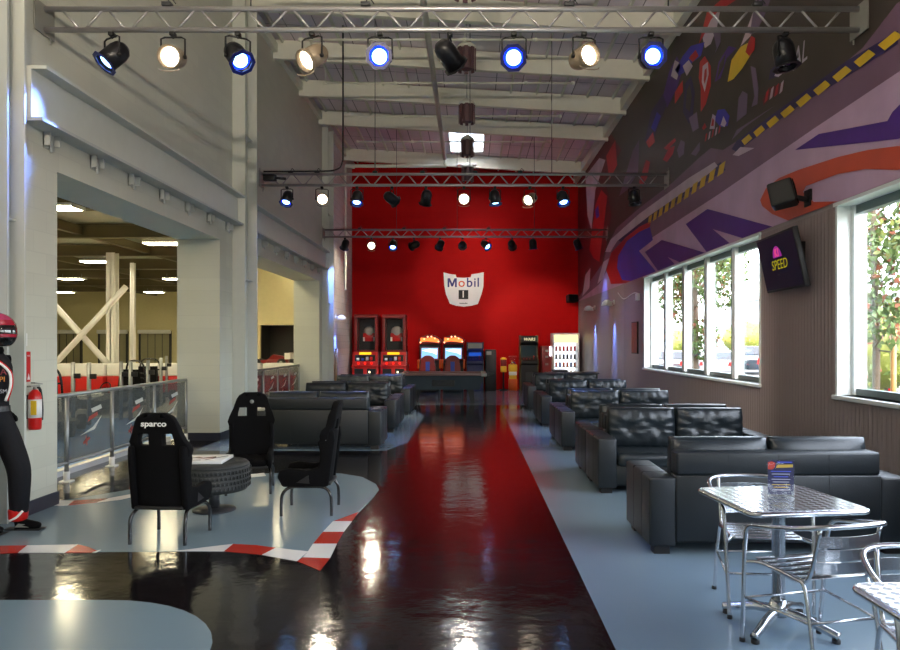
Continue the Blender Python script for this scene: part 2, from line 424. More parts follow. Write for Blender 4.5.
# ------------------------------------------------------------------ track hall beyond the openings
TX = -37
f = MB(); f.box(TX, -4.9, -2, 55, -.1, 0, 0)
f.prism([(-4.95, 7.0), (-4.95, 15.5), (-13.5, 15.0), (-16, 10), (-14, 5.5), (-6, 6.2)], 0, .002, 'Z', 1)
for a, b_, cc, d in (((-5.2, 7.6), (-12, 9.6), .07, 0), ((-5.1, 9.8), (-12, 12.4), .07, 0), ((-5.0, 12.6), (-13, 13.6), .06, 0)):
    f.prism([a, (a[0], a[1]+cc), (b_[0], b_[1]+cc), b_], .002, .004, 'Z', 2)
f.box(-5.0, -4.9, 7.16, 11.79, 0, .07, 2); f.box(-5.0, -4.9, 13.41, 19.59, 0, .07, 2)
struct('floor.001', f, ['track_grey', 'track_blue', 'kerb_white'])
w = MB(); w.box(TX, -4.8, 55, 55.2, 0, 5.6); struct('wall_back.001', w, 'cream')
w = MB(); w.box(TX-.2, TX, -2, 55.2, 0, 5.6); struct('wall_left.001', w, 'cream')
w = MB(); w.box(TX, -4.8, -2.2, -2, 0, 5.6); struct('wall_front.001', w, 'cream')
w = MB(); w.box(-4.8, -4.6, 25.25, 55.2, 0, 5.6); struct('wall_right.001', w, 'cream')
w = MB(); w.box(TX-.2, -4.8, -2.2, 55.2, 5.6, 5.75); struct('ceiling.001', w, 'roofdeck')
for i, y in enumerate(range(9, 54, 5)):
    b = MB(); b.box(TX, -4.82, y-.12, y+.12, 5.1, 5.14); b.box(TX, -4.82, y-.12, y+.12, 5.52, 5.56); b.box(TX, -4.82, y-.02, y+.02, 5.1, 5.56)
    n += 1; struct('trim_%d' % n, b, 'steelbeam_dark')
for i, x in enumerate((-8.5, -13, -18, -24)):
    b = MB(); b.box(x-.1, x+.1, 0, 55, 5.2, 5.5); n += 1; struct('trim_%d' % n, b, 'steelbeam_dark')
tube_e = emat('fluorescent_panel', (255, 240, 196), 32)
cnt = 0
def strip(x, y):
    global cnt
    cnt += 1
    t = thing('ceiling_light', 'bright rectangular ceiling light in the track hall seen through the openings', 'light', (x, y, 4.95), 0, 'track hall ceiling lights')
    h = MB(); h.box(-.62, .62, -.32, .32, .03, .1); h.box(-.62, -.6, -.32, .32, 0, .03); h.box(.6, .62, -.32, .32, 0, .03); h.build('housing', 'white', t)
    e = MB(); e.box(-.6, .6, -.3, .3, .012, .028); e.build('diffuser', tube_e, t)
    for q in (-.5, .5): s_ = MB(); s_.tube([(q, 0, .1), (q, 0, .3)], .01, 6); s_.build('hanger', 'galv', t)
for y in (6, 12, 18, 24.5, 30, 38, 48):
    for x in (-6.8, -10.4, -15.5, -21, -27): strip(x, y)
# roll-up doors, columns with X brace
for k, (a, b_) in enumerate(((-31.8, -29.7), (-28.2, -26.2), (-25.1, -22.9))):
    d = MB(); d.box(a, b_, 54.9, 54.99, 0, 2.3, 0)
    for j in range(22): d.box(a, b_, 54.88, 54.9, .05+j*.1, .13+j*.1, 0)
    for q in (.25, .5, .75): d.box(a+(b_-a)*q-.02, a+(b_-a)*q+.02, 54.86, 54.88, 0, 2.3, 1)
    o = struct('door_%d' % (k+1), d, [mat('shutter', (150, 146, 116), .5), 'dark_grey'])
    fr = MB(); fr.box(a-.12, a, 54.8, 54.99, 0, 2.5); fr.box(b_, b_+.12, 54.8, 54.99, 0, 2.5); fr.box(a, b_, 54.8, 54.99, 2.3, 2.55); fr.build('door_frame', 'dark_grey', o)
    ro = MB(); ro.box(a-.15, b_+.15, 54.6, 54.85, 2.3, 2.6, bev=.06); ro.build('shutter_housing', 'white', o)
def hallcol(x, y, r, label):
    t = thing('steel_column', label, 'column', (x, y, 0))
    a = MB(); a.box(-r, r, -r, -r+.03, 0, 5.1); a.box(-r, r, r-.03, r, 0, 5.1); a.box(-.02, .02, -r, r, 0, 5.1); a.build('shaft', 'white', t)
    a = MB(); a.box(-r*1.5, r*1.5, -r*1.5, r*1.5, 0, .03); a.build('base_plate', 'white', t)
hallcol(-13.9, 28, .17, 'white column joined by cross bracing in the track hall')
hallcol(-19.6, 28, .2, 'white column at the far left end of the cross bracing in the track hall')
hallcol(-14.75, 31.5, .09, 'slim white column right behind the braced column in the track hall')
t = thing('cross_brace', 'white steel cross bracing between two columns in the track hall', 'brace', (-14.86, 28, 0))
for sgn in (-1, 1):
    b = MB(); b.tube([(-2.2*sgn, -.3+.1*sgn, 1.83-2.2*1.1), (2.35*sgn, -.3+.1*sgn, 1.83+2.35*1.1)] if False else [(1.55-(-1)*0, -.35, .12), (-2.4, -.35, 4.5)] if sgn < 0 else [(-1.6, -.55, .12), (1.75, -.55, 3.75)], .12, 8); b.build('brace_bar', 'white', t)
# track barrier: red blocks with white stripe
for i in range(9):
    x = -19.5+i*1.6
    t = thing('track_barrier', 'red and white track barrier block along the karting circuit', 'barrier', (x, 22+.15*i, 0), 0, 'track barrier blocks')
    a = MB(); a.box(0, 1.57, 0, .45, 0, .55, bev=.04); a.build('base_block', 'red', t)
    a = MB(); a.box(0, 1.57, .04, .4, .55, .95, bev=.04); a.build('stripe_block', 'white', t)
    if i in (0, 1, 2, 3): a = MB(); a.box(0, 1.57, .08, .38, .95, 1.24, bev=.04); a.build('top_block', 'red', t)
# karts parked behind the fence
def kart(loc, rz, label):
    t = thing('go_kart', label, 'kart', loc, rz)
    a = MB(); a.box(-.62, .62, -.85, .85, .1, .2, bev=.05); a.prism([(-.85, .1), (-.95, .3), (-.5, .42), (-.45, .1)], -.55, .55, 'X'); a.build('chassis', 'black_matt', t)
    a = MB(); a.prism([(.35, .2), (.75, .22), (.55, .95), (.45, .95)], -.24, .24, 'X'); a.box(-.24, .24, -.1, .4, .18, .28, bev=.03); a.build('seat', 'black_fabric', t)
    a = MB()
    for x in (-.3, .3): a.tube(bez([(x, .75, .2), (x*.9, .72, .9), (x*.6, .7, 1.12), (0, .7, 1.16)]), .022, 8)
    a.tube([(-.26, .71, .85), (.26, .71, .85)], .018, 8); a.build('roll_hoop', 'black_metal', t)
    a = MB(); a.box(-.22, .22, -.95, -.5, .3, .46, bev=.08); a.build('nose_panel', 'white', t)
    for x in (-.62, .62):
        for y in (-.62, .62):
            w_ = MB(); w_.lathe([(.08, -.07), (.13, -.07), (.14, -.04), (.14, .04), (.13, .07), (.08, .07)], (x, y, .14), (1, 0, 0), 18); w_.build('wheel', 'rubber', t)
    a = MB(); a.tube([(cos(q)*.14, -.28+sin(q)*.05, .55+sin(q)*.12) for q in [i*pi/8 for i in range(16)]], .014, 6, closed=True); a.tube([(0, -.28, .55), (0, -.5, .3)], .015, 6); a.build('steering_wheel', 'black_matt', t)
kart((-7.6, 12.6, 0), R(20), 'black go-kart with roll hoop nearest behind the mesh fence')
kart((-8.5, 17.2, 0), R(-15), 'black go-kart with roll hoop parked in the middle behind the fence')
kart((-8.9, 19.6, 0), R(10), 'black go-kart with roll hoop farthest back behind the fence')
for i, (px, Y) in enumerate(((73, 14.2), (89, 14.0), (121, 15.0), (130.5, 15.0), (148, 16), (161, 18.4), (166.5, 21.3))):
    t = thing('pit_post', 'grey metal post with clamp standing among the karts', 'post', ((px-470)*Y/720, Y, 0), 0, 'pit lane posts')
    a = MB(); a.tube([(0, 0, 0), (0, 0, 1.22)], .04, 10); a.build('post', 'galv', t)
    a = MB(); a.box(-.02, .14, -.03, .03, .9, 1.0, bev=.01); a.build('clamp', 'black_matt', t)
# second view: cream partition with alcove and show car
w = MB(); w.box(-10.4, -8.75, 30, 30.2, 0, 5.6); w.box(-8.75, -7.2, 30, 30.2, 2.35, 5.6); w.box(-7.2, -4.8, 30, 30.2, 0, 5.6); w.box(-8.75, -7.2, 31.5, 31.6, 0, 2.4, 1); w.box(-8.85, -8.75, 30.2, 31.6, 0, 2.35, 1); w.box(-7.2, -7.1, 30.2, 31.6, 0, 2.35, 1); w.box(-8.75, -7.2, 30.2, 31.5, 2.35, 2.4, 1)
struct('wall_back.002', w, ['cream', 'dark_grey'])
t = thing('display_plinth', 'red display plinth under the show car beyond the second opening', 'plinth', (-7.8, 28.6, 0))
a = MB(); a.box(-.9, 1.2, -.5, .5, 0, .62, bev=.02); a.build('body', 'red', t)
a = MB(); a.box(-.92, 1.22, -.52, .52, .62, .66); a.build('top', 'white', t)
t = thing('racing_car', 'small open-wheel racing car displayed beyond the second opening', 'car', (-7.9, 28.6, .66))
a = MB(); a.prism([(-.7, .1), (-.68, .18), (-.1, .3), (.1, .48), (.5, .42), (.7, .3), (.7, .1)], -.13, .13, 'Y'); a.box(-.1, .45, -.3, .3, .1, .28, bev=.05); a.build('body', 'dark_red', t)
a = MB(); a.box(.62, .82, -.34, .34, .5, .53); a.box(.62, .82, -.35, -.33, .3, .55); a.box(.62, .82, .33, .35, .3, .55); a.build('rear_wing', 'white', t)
a = MB(); a.box(-.82, -.66, -.38, .38, .08, .11); a.build('front_wing', 'white', t)
for x in (-.48, .5):
    for y in (-.36, .36):
        w_ = MB(); w_.lathe([(.09, -.08), (.15, -.08), (.165, -.05), (.165, .05), (.15, .08), (.09, .08)], (x, y, .165), (0, 1, 0), 20); w_.lathe([(.07, -.085), (.07, .085)], (x, y, .165), (0, 1, 0), 14, 1); w_.build('wheel', ['rubber', 'alu_plate'], t)
# fence of mesh banners
def fence(ys, label):
    t = thing('mesh_fence', label, 'fence', (-4.65, ys[0], 0))
    L = ys[-1]-ys[0]
    for z, r in ((1.0, .025), (.22, .02)):
        a = MB(); a.tube([(0, 0, z), (0, L, z)], r, 10); a.build('rail', 'galv', t)
    for y in ys:
        a = MB(); a.tube([(0, y-ys[0], 0), (0, y-ys[0], 1.0)], .025, 10); a.build('post', 'galv', t)
        a = MB(); a.box(-.06, .06, y-ys[0]-.06, y-ys[0]+.06, 0, .015); a.tube([(0, y-ys[0], 0), (0, y-ys[0], .12)], .034, 10); a.build('foot', 'white', t)
    for i in range(len(ys)-1):
        y0, y1 = ys[i]-ys[0]+.04, ys[i+1]-ys[0]-.04
        a = MB(); a.box(-.002, .002, y0, y1, .2, .97); a.build('banner', 'mesh', t)
        m_ = (y0+y1)/2; g = MB(); x = .006
        def P(u, v): return (m_+u*.42, .62+v*.42)
        for q, pl in enumerate((((.0, .42), (.55, .5), (.62, .38), (.08, .3)), ((-.1, .2), (.35, .3), (.38, .2), (-.2, .05)), ((-.6, -.3), (.1, -.12), (.6, .16), (.2, -.2)), ((-.45, -.5), (-.1, -.38), (-.05, -.44), (-.4, -.58)), ((-.3, -.4), (-.26, -.3), (-.2, -.6), (-.26, -.62)))):
            g.prism([P(*p) for p in pl], x, x+.001, 'X', (0, 1, 0, 1, 1)[q])
        g.build('printed_logo', [mat('banner_white', (190, 190, 180), .7), mat('banner_red', (150, 60, 50), .7)], t)
    for k in range(int(L/.28)):
        pass
fence([7.2, 8.3, 9.35, 10.6, 11.78], 'grey mesh fence with printed banners across the first wide opening')
fence([13.6, 14.9, 16.2, 17.4, 18.5, 19.55], 'grey mesh fence across the second wide opening')
# extra light for the hall comes from its own fixtures only
# ================================================================== SOFAS (front = -y, origin bottom centre)
def cushion(x0, x1, y0, y1, z0, z1, puff=.35, tufts=(), face='y-', seed=0, n=12, wr=.006):
    "soft leather pad: subdivided box with rounded edges, tufts pulled into one face"
    rnd = random.Random(seed); mb = MB(); bm = mb.bm
    bmesh.ops.create_cube(bm, size=2)
    bmesh.ops.subdivide_edges(bm, edges=bm.edges[:], cuts=n, use_grid_fill=True)
    hx, hy, hz = (x1-x0)/2, (y1-y0)/2, (z1-z0)/2; c = Vector(((x0+x1)/2, (y0+y1)/2, (z0+z1)/2))
    ph = [rnd.uniform(0, 6) for _ in range(4)]
    for v in bm.verts:
        u, w, t = v.co
        d = {'y-': (u, t, w), 'z+': (u, w, t)}[face]     # two in-plane coords + thickness coord
        a, b, th = d
        k = (1-abs(a)**4*.5)*(1-abs(b)**4*.5)
        th2 = th*(1-puff+puff*k)
        a2 = a*(1-.06*abs(th)**3-.03*b*b); b2 = b*(1-.1*abs(th)**3-.02*a*a)
        off = 0
        outer = (th < 0 if face == 'y-' else th > 0)
        if outer:
            for (ta, tb) in tufts:
                r2 = ((a-ta)*hx)**2+((b-tb)*(hz if face == 'y-' else hy))**2
                r_ = sqrt(r2); an = atan2(b-tb, a-ta)
                off += .03*math.exp(-r2/.004)+wr*sin(an*7+ph[0])*math.exp(-((r_-.1)/.08)**2)
            off += wr*.4*sin(b*14+ph[1]+a*5)*abs(a)**3+wr*1.1*sin(a*19+ph[2]+b*3)*abs(b)**2
        if face == 'y-':
            v.co = Vector((a2*hx, th2*hy+off, b2*hz))
        else:
            v.co = Vector((a2*hx, b2*hy, th2*hz-off))
        v.co += c
    for f_ in bm.faces: f_.smooth = True
    return mb
W2, DP = .975, .825
def make_sofa(label):
    t = thing('leather_sofa', label, 'sofa')
    a = MB(); a.box(-W2+.2, W2-.2, -DP/2+.04, DP/2-.04, .08, .27, bev=.012); a.box(-W2+.2, W2-.2, -DP/2+.02, -DP/2+.05, .1, .3, bev=.01); a.build('seat_frame', 'leather_flat', t)
    for s_ in (-1, 1):
        a = MB(); x0, x1 = (W2-.205, W2) if s_ > 0 else (-W2, -W2+.205)
        a.box(x0, x1, -DP/2, DP/2-.005, .06, .585, bev=.022, seg=3)
        ar = a.build('arm', 'leather_flat', t)
        for y in (-.12, .16): q = MB(); q.box(x0-.0015, x1+.0015, y-.002, y+.002, .08, .5865); q.build('seam', 'seam', ar)
    a = MB(); a.box(-W2+.2, W2-.2, DP/2-.15, DP/2, .1, .6, bev=.012); a.box(-W2+.206, W2-.206, DP/2-.17, DP/2-.004, .6, .775, bev=.02, seg=3)
    ba = a.build('backrest', 'leather_flat', t)
    for x in (-.38, 0, .38): q = MB(); q.box(x-.002, x+.002, DP/2, DP/2+.0015, .12, .6); q.box(x-.002, x+.002, DP/2-.004, DP/2-.002, .6, .76); q.build('seam', 'seam', ba)
    for i, (x0, x1) in enumerate(((-W2+.21, -.005), (.005, W2-.21))):
        cushion(x0, x1, -DP/2-.015, DP/2-.2, .27, .435, .2, (), 'z+', i, 10, .004).build('seat_cushion', 'leather', t)
        b = cushion(x0-.005, x1+.005, DP/2-.35, DP/2-.13, .41, .865, .6, ((-.45, .05), (.45, .05)), 'y-', 5+i, 16, .011)
        o = b.build('back_cushion', 'leather', t)
    for x in (-W2+.1, W2-.1):
        for y in (-DP/2+.08, DP/2-.08):
            a = MB(); a.box(x-.06, x+.06, y-.05, y+.05, 0, .065); a.build('foot', 'black_matt', t)
    return t
cxr, cxl = 2.33, -2.305
s0 = make_sofa('black leather loveseat with its plain back to the camera, right behind the metal cafe table')
s0.location = (cxr, 5.43+DP/2, 0); s0.rotation_euler = (0, 0, pi)
GR = 'black leather sofas in the two lounge rows'
s0['group'] = GR
rows_r = [(7.63, 'nearest'), (10.67, 'second'), (13.72, 'third'), (16.9, 'farthest')]
for y, wd in rows_r:
    dup(s0, (cxr, y+DP/2, 0), 0, 'black leather loveseat facing the camera in the %s back-to-back pair of the right-hand row' % wd)
    dup(s0, (cxr, y+DP*1.5+.01, 0), pi, 'black leather loveseat turned away behind the %s camera-facing one of the right-hand row' % wd)
dup(s0, (cxl, 10.77+DP/2, 0), pi, 'black leather loveseat with its back to the camera, directly behind the racing seats')
for y, wd in ((12.9, 'nearest'), (16.0, 'farthest')):
    dup(s0, (cxl, y+DP/2, 0), 0, 'black leather loveseat facing the camera in the %s back-to-back pair of the left-hand row' % wd)
    dup(s0, (cxl, y+DP*1.5+.01, 0), pi, 'black leather loveseat turned away in the %s back-to-back pair of the left-hand row' % wd)

# ================================================================== RACING SEATS (front = +y)
def racing_seat(label, loc, rz, brand=None):
    t = thing('racing_seat_chair', label, 'chair', loc, rz)
    for x in (-.225, .225):
        pts = bez([(x, -.23, 0), (x, -.23, .12), (x, -.215, .21), (x*.93, -.15, .262), (x*.93, 0, .268), (x*.93, .15, .262), (x, .215, .21), (x, .23, .12), (x, .23, 0)], 5)
        a = MB(); a.tube(pts, .0145, 10); a.build('leg_frame', 'black_metal', t)
    a = MB()
    for y in (-.13, .13): a.box(-.21, .21, y-.02, y+.02, .262, .28)
    a.build('cross_bar', 'black_metal', t)
    # back shell, sheared backwards; rows of (z, outer half width, holes)
    rows = [(.27, .19), (.33, .2), (.5, .205), (.66, .225), (.74, .25), (.79, .235), (.82, .225), (.885, .195), (.92, .185), (.98, .165), (1.02, .14), (1.05, .09)]
    def Y(z): return -.2-(z-.27)*.12
    a = MB(); bm = a.bm
    def ringcols(z, w):      # columns: outer, hole outer, hole inner, ... symmetric
        hi, ho = .055, min(.15, w-.05) if z < .85 else w-.06
        return [-w, -ho, -hi, hi, ho, w]
    V = {}
    for i, (z, w) in enumerate(rows):
        for j, x in enumerate(ringcols(z, w)):
            curve = .045*(abs(x)/.22)**2.2*(1 if z < .8 else .4)      # wraps forward at the sides
            for k, th in enumerate((0, .075 if z < .97 else .06)):
                V[i, j, k] = bm.verts.new((x, Y(z)+curve+th, z))
    nr = len(rows)
    def solid(i, j): return 0 <= i < nr-1 and 0 <= j < 5 and not (j in (1, 3) and rows[i][0] in (.79, .82))
    hole_rows = (5, 6)
    def ok(i, j): return 0 <= i < nr-1 and 0 <= j < 5 and not (j in (1, 3) and i in hole_rows)
    for i in range(nr-1):
        for j in range(5):
            if not ok(i, j): continue
            bm.faces.new((V[i, j, 0], V[i, j+1, 0], V[i+1, j+1, 0], V[i+1, j, 0]))
            bm.faces.new((V[i, j, 1], V[i+1, j, 1], V[i+1, j+1, 1], V[i, j+1, 1]))
            if not ok(i, j-1): bm.faces.new((V[i, j, 0], V[i+1, j, 0], V[i+1, j, 1], V[i, j, 1]))
            if not ok(i, j+1): bm.faces.new((V[i, j+1, 0], V[i, j+1, 1], V[i+1, j+1, 1], V[i+1, j+1, 0]))
            if not ok(i-1, j): bm.faces.new((V[i, j, 0], V[i, j, 1], V[i, j+1, 1], V[i, j+1, 0]))
            if not ok(i+1, j): bm.faces.new((V[i+1, j, 0], V[i+1, j+1, 0], V[i+1, j+1, 1], V[i+1, j, 1]))
    bmesh.ops.recalc_face_normals(bm, faces=bm.faces[:])
    for f_ in bm.faces: f_.smooth = True
    sh = a.build('backrest_shell', 'black_fabric', t)
    md = sh.modifiers.new('b', 'BEVEL'); md.width = .014; md.segments = 2; md.limit_method = 'ANGLE'; md.angle_limit = R(40)
    # side bolsters: shoulder wing running down into the thigh bolster
    for s_ in (-1, 1):
        a = MB(); prof = [(-.2, .27), (-.26, .7), (-.25, .79), (-.17, .77), (-.1, .68), (-.13, .56), (-.11, .45), (.0, .42), (.16, .44), (.25, .42), (.27, .36), (.22, .27)]
        x0, x1 = (.185, .235) if s_ > 0 else (-.235, -.185)
        a.prism(prof, x0, x1, 'X')
        bo = a.build('side_bolster', 'black_fabric', t)
        md = bo.modifiers.new('b', 'BEVEL'); md.width = .018; md.segments = 3
        for f_ in bo.data.polygons: f_.use_smooth = True
        a = MB(); xx = .2365*s_; a.prism([(-.03, .3), (.09, .31), (-.02, .38)], xx-.002, xx+.001, 'X'); a.build('belt_slot', 'black_matt', bo)
        a = MB(); a.prism([(-.185, .735), (-.16, .745), (-.155, .71), (-.18, .70)], xx-.002, xx+.0012, 'X'); a.build('side_label', 'white', bo)
    cushion(-.185, .185, -.16, .25, .285, .375, .25, (), 'z+', 3, 8).build('seat_cushion', 'black_fabric', t)
    a = MB(); a.box(-.2, .2, -.22, .24, .275, .3, bev=.01); a.build('seat_pan', 'black_matt', t)
    if brand:
        z = .975
        a = MB(); a.text(brand, .062, Matrix.Translation((0, Y(z)-.0035, z-.01)) @ Matrix.Rotation(R(90-6), 4, 'X'), 0, .0015, .0012, 0, sx=1.25)
        a.build('printed_lettering', 'white', t)
    else:
        a = MB(); z = .95; a.lathe([(.022, 0), (.022, .004)], (0, Y(z)+.085, z), (0, 1, .1), 14); a.build('badge', 'alu_plate', t)
    return t
racing_seat('black racing-seat chair with white lettering on its headrest, nearest to the camera', (-2.46, 5.93, 0), R(-4), 'sparco')
racing_seat('black racing-seat chair behind the tyre table, seen from the front', (-2.38, 7.8, 0), R(192))
racing_seat('black racing-seat chair seen from the side, right of the tyre table', (-1.52, 6.88, 0), R(92))
# tyre table
t = thing('tyre_table', 'low table made of a car tyre lying flat on a metal post', 'table', (-2.45, 6.9, 0))
a = MB(); prof = [(.19, .2), (.25, .19), (.3, .2), (.322, .23)]
for k in range(4):
    z = .235+k*.05; prof += [(.327, z), (.327, z+.036), (.317, z+.040), (.317, z+.046)]
prof += [(.327, .43), (.322, .445), (.3, .465), (.25, .475), (.19, .465)]
a.lathe(prof, seg=56); a.build('tyre', 'tread', t)
a = MB()
for k in range(56):
    q = 2*pi*k/56; mx = Matrix.Rotation(q, 4, 'Z')
    for r_ in range(4): a.box(.322, .3305, -.006, .010, .238+r_*.05, .27+r_*.05, mx=mx @ Matrix.Translation((0, 0, 0)) @ Matrix.Rotation(R(12), 4, 'X'))
a.build('tread_blocks', 'tread', t)
a = MB(); a.lathe([(.195, .21), (.195, .455)], seg=32); a.build('wheel_disc', 'black_matt', t)
a = MB(); a.lathe([(.05, .02), (.05, .22)], seg=20); a.build('post', 'dark_grey', t)
a = MB(); a.lathe([(.2, 0), (.2, .012), (.06, .03)], seg=32); a.build('base_plate', 'dark_grey', t)
t = thing('printed_board', 'white printed board with red graphics lying on the tyre table', 'board', (-2.545, 6.87, .4755), R(3))
a = MB(); a.box(-.23, .23, -.2, .2, 0, .03, bev=.004); a.build('board', 'white', t)
a = MB(); a.prism([(-.14, -.03), (-.05, .05), (.0, .0), (.1, .07), (.13, -.02), (.02, -.05), (-.06, -.02)], .03, .031, 'Z'); a.build('red_graphic', 'kerb_red', t)
a = MB(); a.prism([(-.2, -.15), (.02, -.15), (.02, -.13), (-.2, -.13)], .03, .031, 'Z'); a.prism([(.05, -.12), (.2, .12), (.21, .1), (.07, -.13)], .03, .031, 'Z'); a.build('black_line', 'black_matt', t)

# ================================================================== CAFE TABLES AND CHAIRS
def rrect(h, r, n=5):
    out = []
    for cx, cy, a0 in ((h-r, h-r, 0), (-h+r, h-r, 90), (-h+r, -h+r, 180), (h-r, -h+r, 270)):
        for k in range(n+1): a = R(a0+90*k/n); out.append((cx+r*cos(a), cy+r*sin(a)))
    return out
def cafe_table(label, loc, rz, feetrot=0):
    t = thing('cafe_table', label, 'table', loc, rz)
    a = MB(); a.prism(rrect(.322, .05), .722, .731, 'Z'); a.build('tabletop', 'table_metal', t)
    a = MB()
    n0 = rrect(.329, .055, 6); a.tube([(p[0], p[1], .716) for p in n0], .0145, 8, closed=True); a.build('rim', 'alu', t)
    a = MB(); a.prism(rrect(.3, .05), .705, .722, 'Z'); a.build('underside', 'dark_grey', t)
    a = MB(); a.lathe([(.036, .12), (.036, .69), (.09, .70), (.09, .706)], seg=24); a.build('column', 'alu', t)
    a = MB(); a.lathe([(.05, .07), (.055, .12), (.04, .16)], seg=24); a.build('base_hub', 'alu', t)
    for k in range(4):
        q = feetrot+pi/2*k; d = Vector((cos(q), sin(q), 0))
        pts = [d*.03+Vector((0, 0, .1)), d*.14+Vector((0, 0, .088)), d*.24+Vector((0, 0, .06)), d*.32+Vector((0, 0, .038))]
        a = MB(); a.tube(bez(pts, 5), [.026]*5+[.024]*5+[.022]*5+[.024], 10); fo = a.build('foot', 'alu', t)
        a = MB(); a.lathe([(.022, 0), (.022, .02)], tuple(d*.305), seg=14); a.build('glide', 'rubber', fo)
    return t
cafe_table('square metal cafe table holding the small poster stand', (1.735, 4.05, 0), R(7), R(38))
cafe_table('square metal cafe table cut off by the right edge of the photo', (1.715, 2.29, 0), R(1), R(40))
def cafe_chair(label):
    t = thing('cafe_chair', label, 'chair')
    # long hoop: front foot -> arm -> round the back -> other front foot
    half = [(-.255, .24, 0), (-.265, .215, .3), (-.272, .19, .56), (-.277, .15, .64), (-.28, .04, .668), (-.278, -.08, .69), (-.25, -.22, .72), (-.16, -.285, .735), (0, -.305, .738)]
    pts = half+[(-p[0], p[1], p[2]) for p in half[-2::-1]]
    a = MB(); a.tube(bez(pts, 5), .0125, 10); a.build('arm_hoop', 'alu', t)
    for s_ in (-1, 1):
        a = MB(); a.tube(bez([(s_*.205, -.27, 0), (s_*.2, -.225, .25), (s_*.195, -.18, .42), (s_*.2, -.12, .445), (s_*.21, .12, .45), (s_*.262, .2, .44)], 5), .011, 10); a.build('leg', 'alu', t)
        a = MB(); a.tube(bez([(s_*.2, .17, .452), (s_*.195, -.05, .44), (s_*.185, -.17, .45), (s_*.18, -.215, .52), (s_*.178, -.27, .725)], 5), .011, 10); a.build('back_upright', 'alu', t)
        for y, z in ((.24, 0), (-.27, 0)):
            a = MB(); a.lathe([(.016, 0), (.016, .02)], (s_*(.255 if y > 0 else .205), y, 0), seg=12); a.build('foot_cap', 'rubber', t)
    a = MB(); a.tube([(-.262, .2, .25), (.262, .2, .25)], .008, 8); a.tube([(-.2, -.22, .26), (.2, -.22, .26)], .008, 8)
    a.tube([(-.262, .2, .25), (-.2, -.22, .26)], .008, 8); a.tube([(.262, .2, .25), (.2, -.22, .26)], .008, 8); a.build('stretcher', 'alu', t)
    for k in range(6):
        y = -.155+k*.066; a = MB(); a.box(-.2, .2, y-.029, y+.029, .455, .461, bev=.002); a.build('seat_slat', 'alu', t)
    for k in range(3):
        z = .53+k*.066; yy = -.226-(z-.52)*.255; a = MB(); n = 10
        for i in range(n):
            x0, x1 = -.178+.356*i/n, -.178+.356*(i+1)/n
            def cy(x): return yy-.035*(1-(x/.18)**2)
            b0, b1 = cy(x0), cy(x1)
            a.prism([(x0, b0-.0), (x1, b1-.0), (x1, b1-.004), (x0, b0-.004)], z-.027, z+.027, 'Z')
        for f_ in a.bm.faces: f_.smooth = False
        a.build('back_slat', 'alu', t)
    return t
ch = cafe_chair('aluminium cafe chair nearest the camera, its slatted back turned to the viewer')
ch.scale = (.93, 1, 1); ch.location = (1.745, 3.68, 0); ch.rotation_euler = (0, 0, R(13))
ch['group'] = 'aluminium cafe chairs'
dup(ch, (1.76, 4.4, 0), R(176), 'aluminium cafe chair on the far side of the metal table, facing the camera')
dup(ch, (1.84, 2.76, 0), R(170), 'aluminium cafe chair at the right edge of the photo, behind the cut-off table')
t = thing('poster_stand', 'small clear stand with a dark blue menu poster on the metal cafe table', 'sign', (1.77, 4.1, .731), R(-4))
a = MB(); a.box(-.075, .075, -.035, .035, 0, .004); a.box(-.078, .078, -.004, -.002, 0, .205); a.box(-.078, .078, .002, .004, 0, .205); a.build('clear_holder', 'clear', t)
a = MB(); a.box(-.072, .072, -.0015, .0015, .006, .2); pc = a.build('poster', mat('poster_blue', (22, 26, 74), .4), t)
a = MB()
a.prism([(-.072, .15), (-.05, .148), (-.035, .16), (-.03, .185), (-.05, .195), (-.072, .19)], -.0024, -.0016, 'Y', 0)
a.prism([(-.028, .158), (.066, .162), (.066, .178), (-.02, .176)], -.0024, -.0016, 'Y', 1)
a.box(-.02, .062, -.0024, -.0016, .188, .194, 2)
for k in range(8): w_ = (.055, .05, .04, .052, .045, .05, .04, .048)[k]; a.box(-w_, w_, -.0024, -.0016, .136-k*.015, .14-k*.015, (2, 3, 2, 3, 3, 1, 1, 3)[k])
a.build('print', [mat('flame_red', (180, 50, 30), .5), mat('flame_yellow', (190, 160, 60), .5), mat('print_blue', (70, 90, 220), .5), mat('print_white', (170, 170, 190), .5)], t)

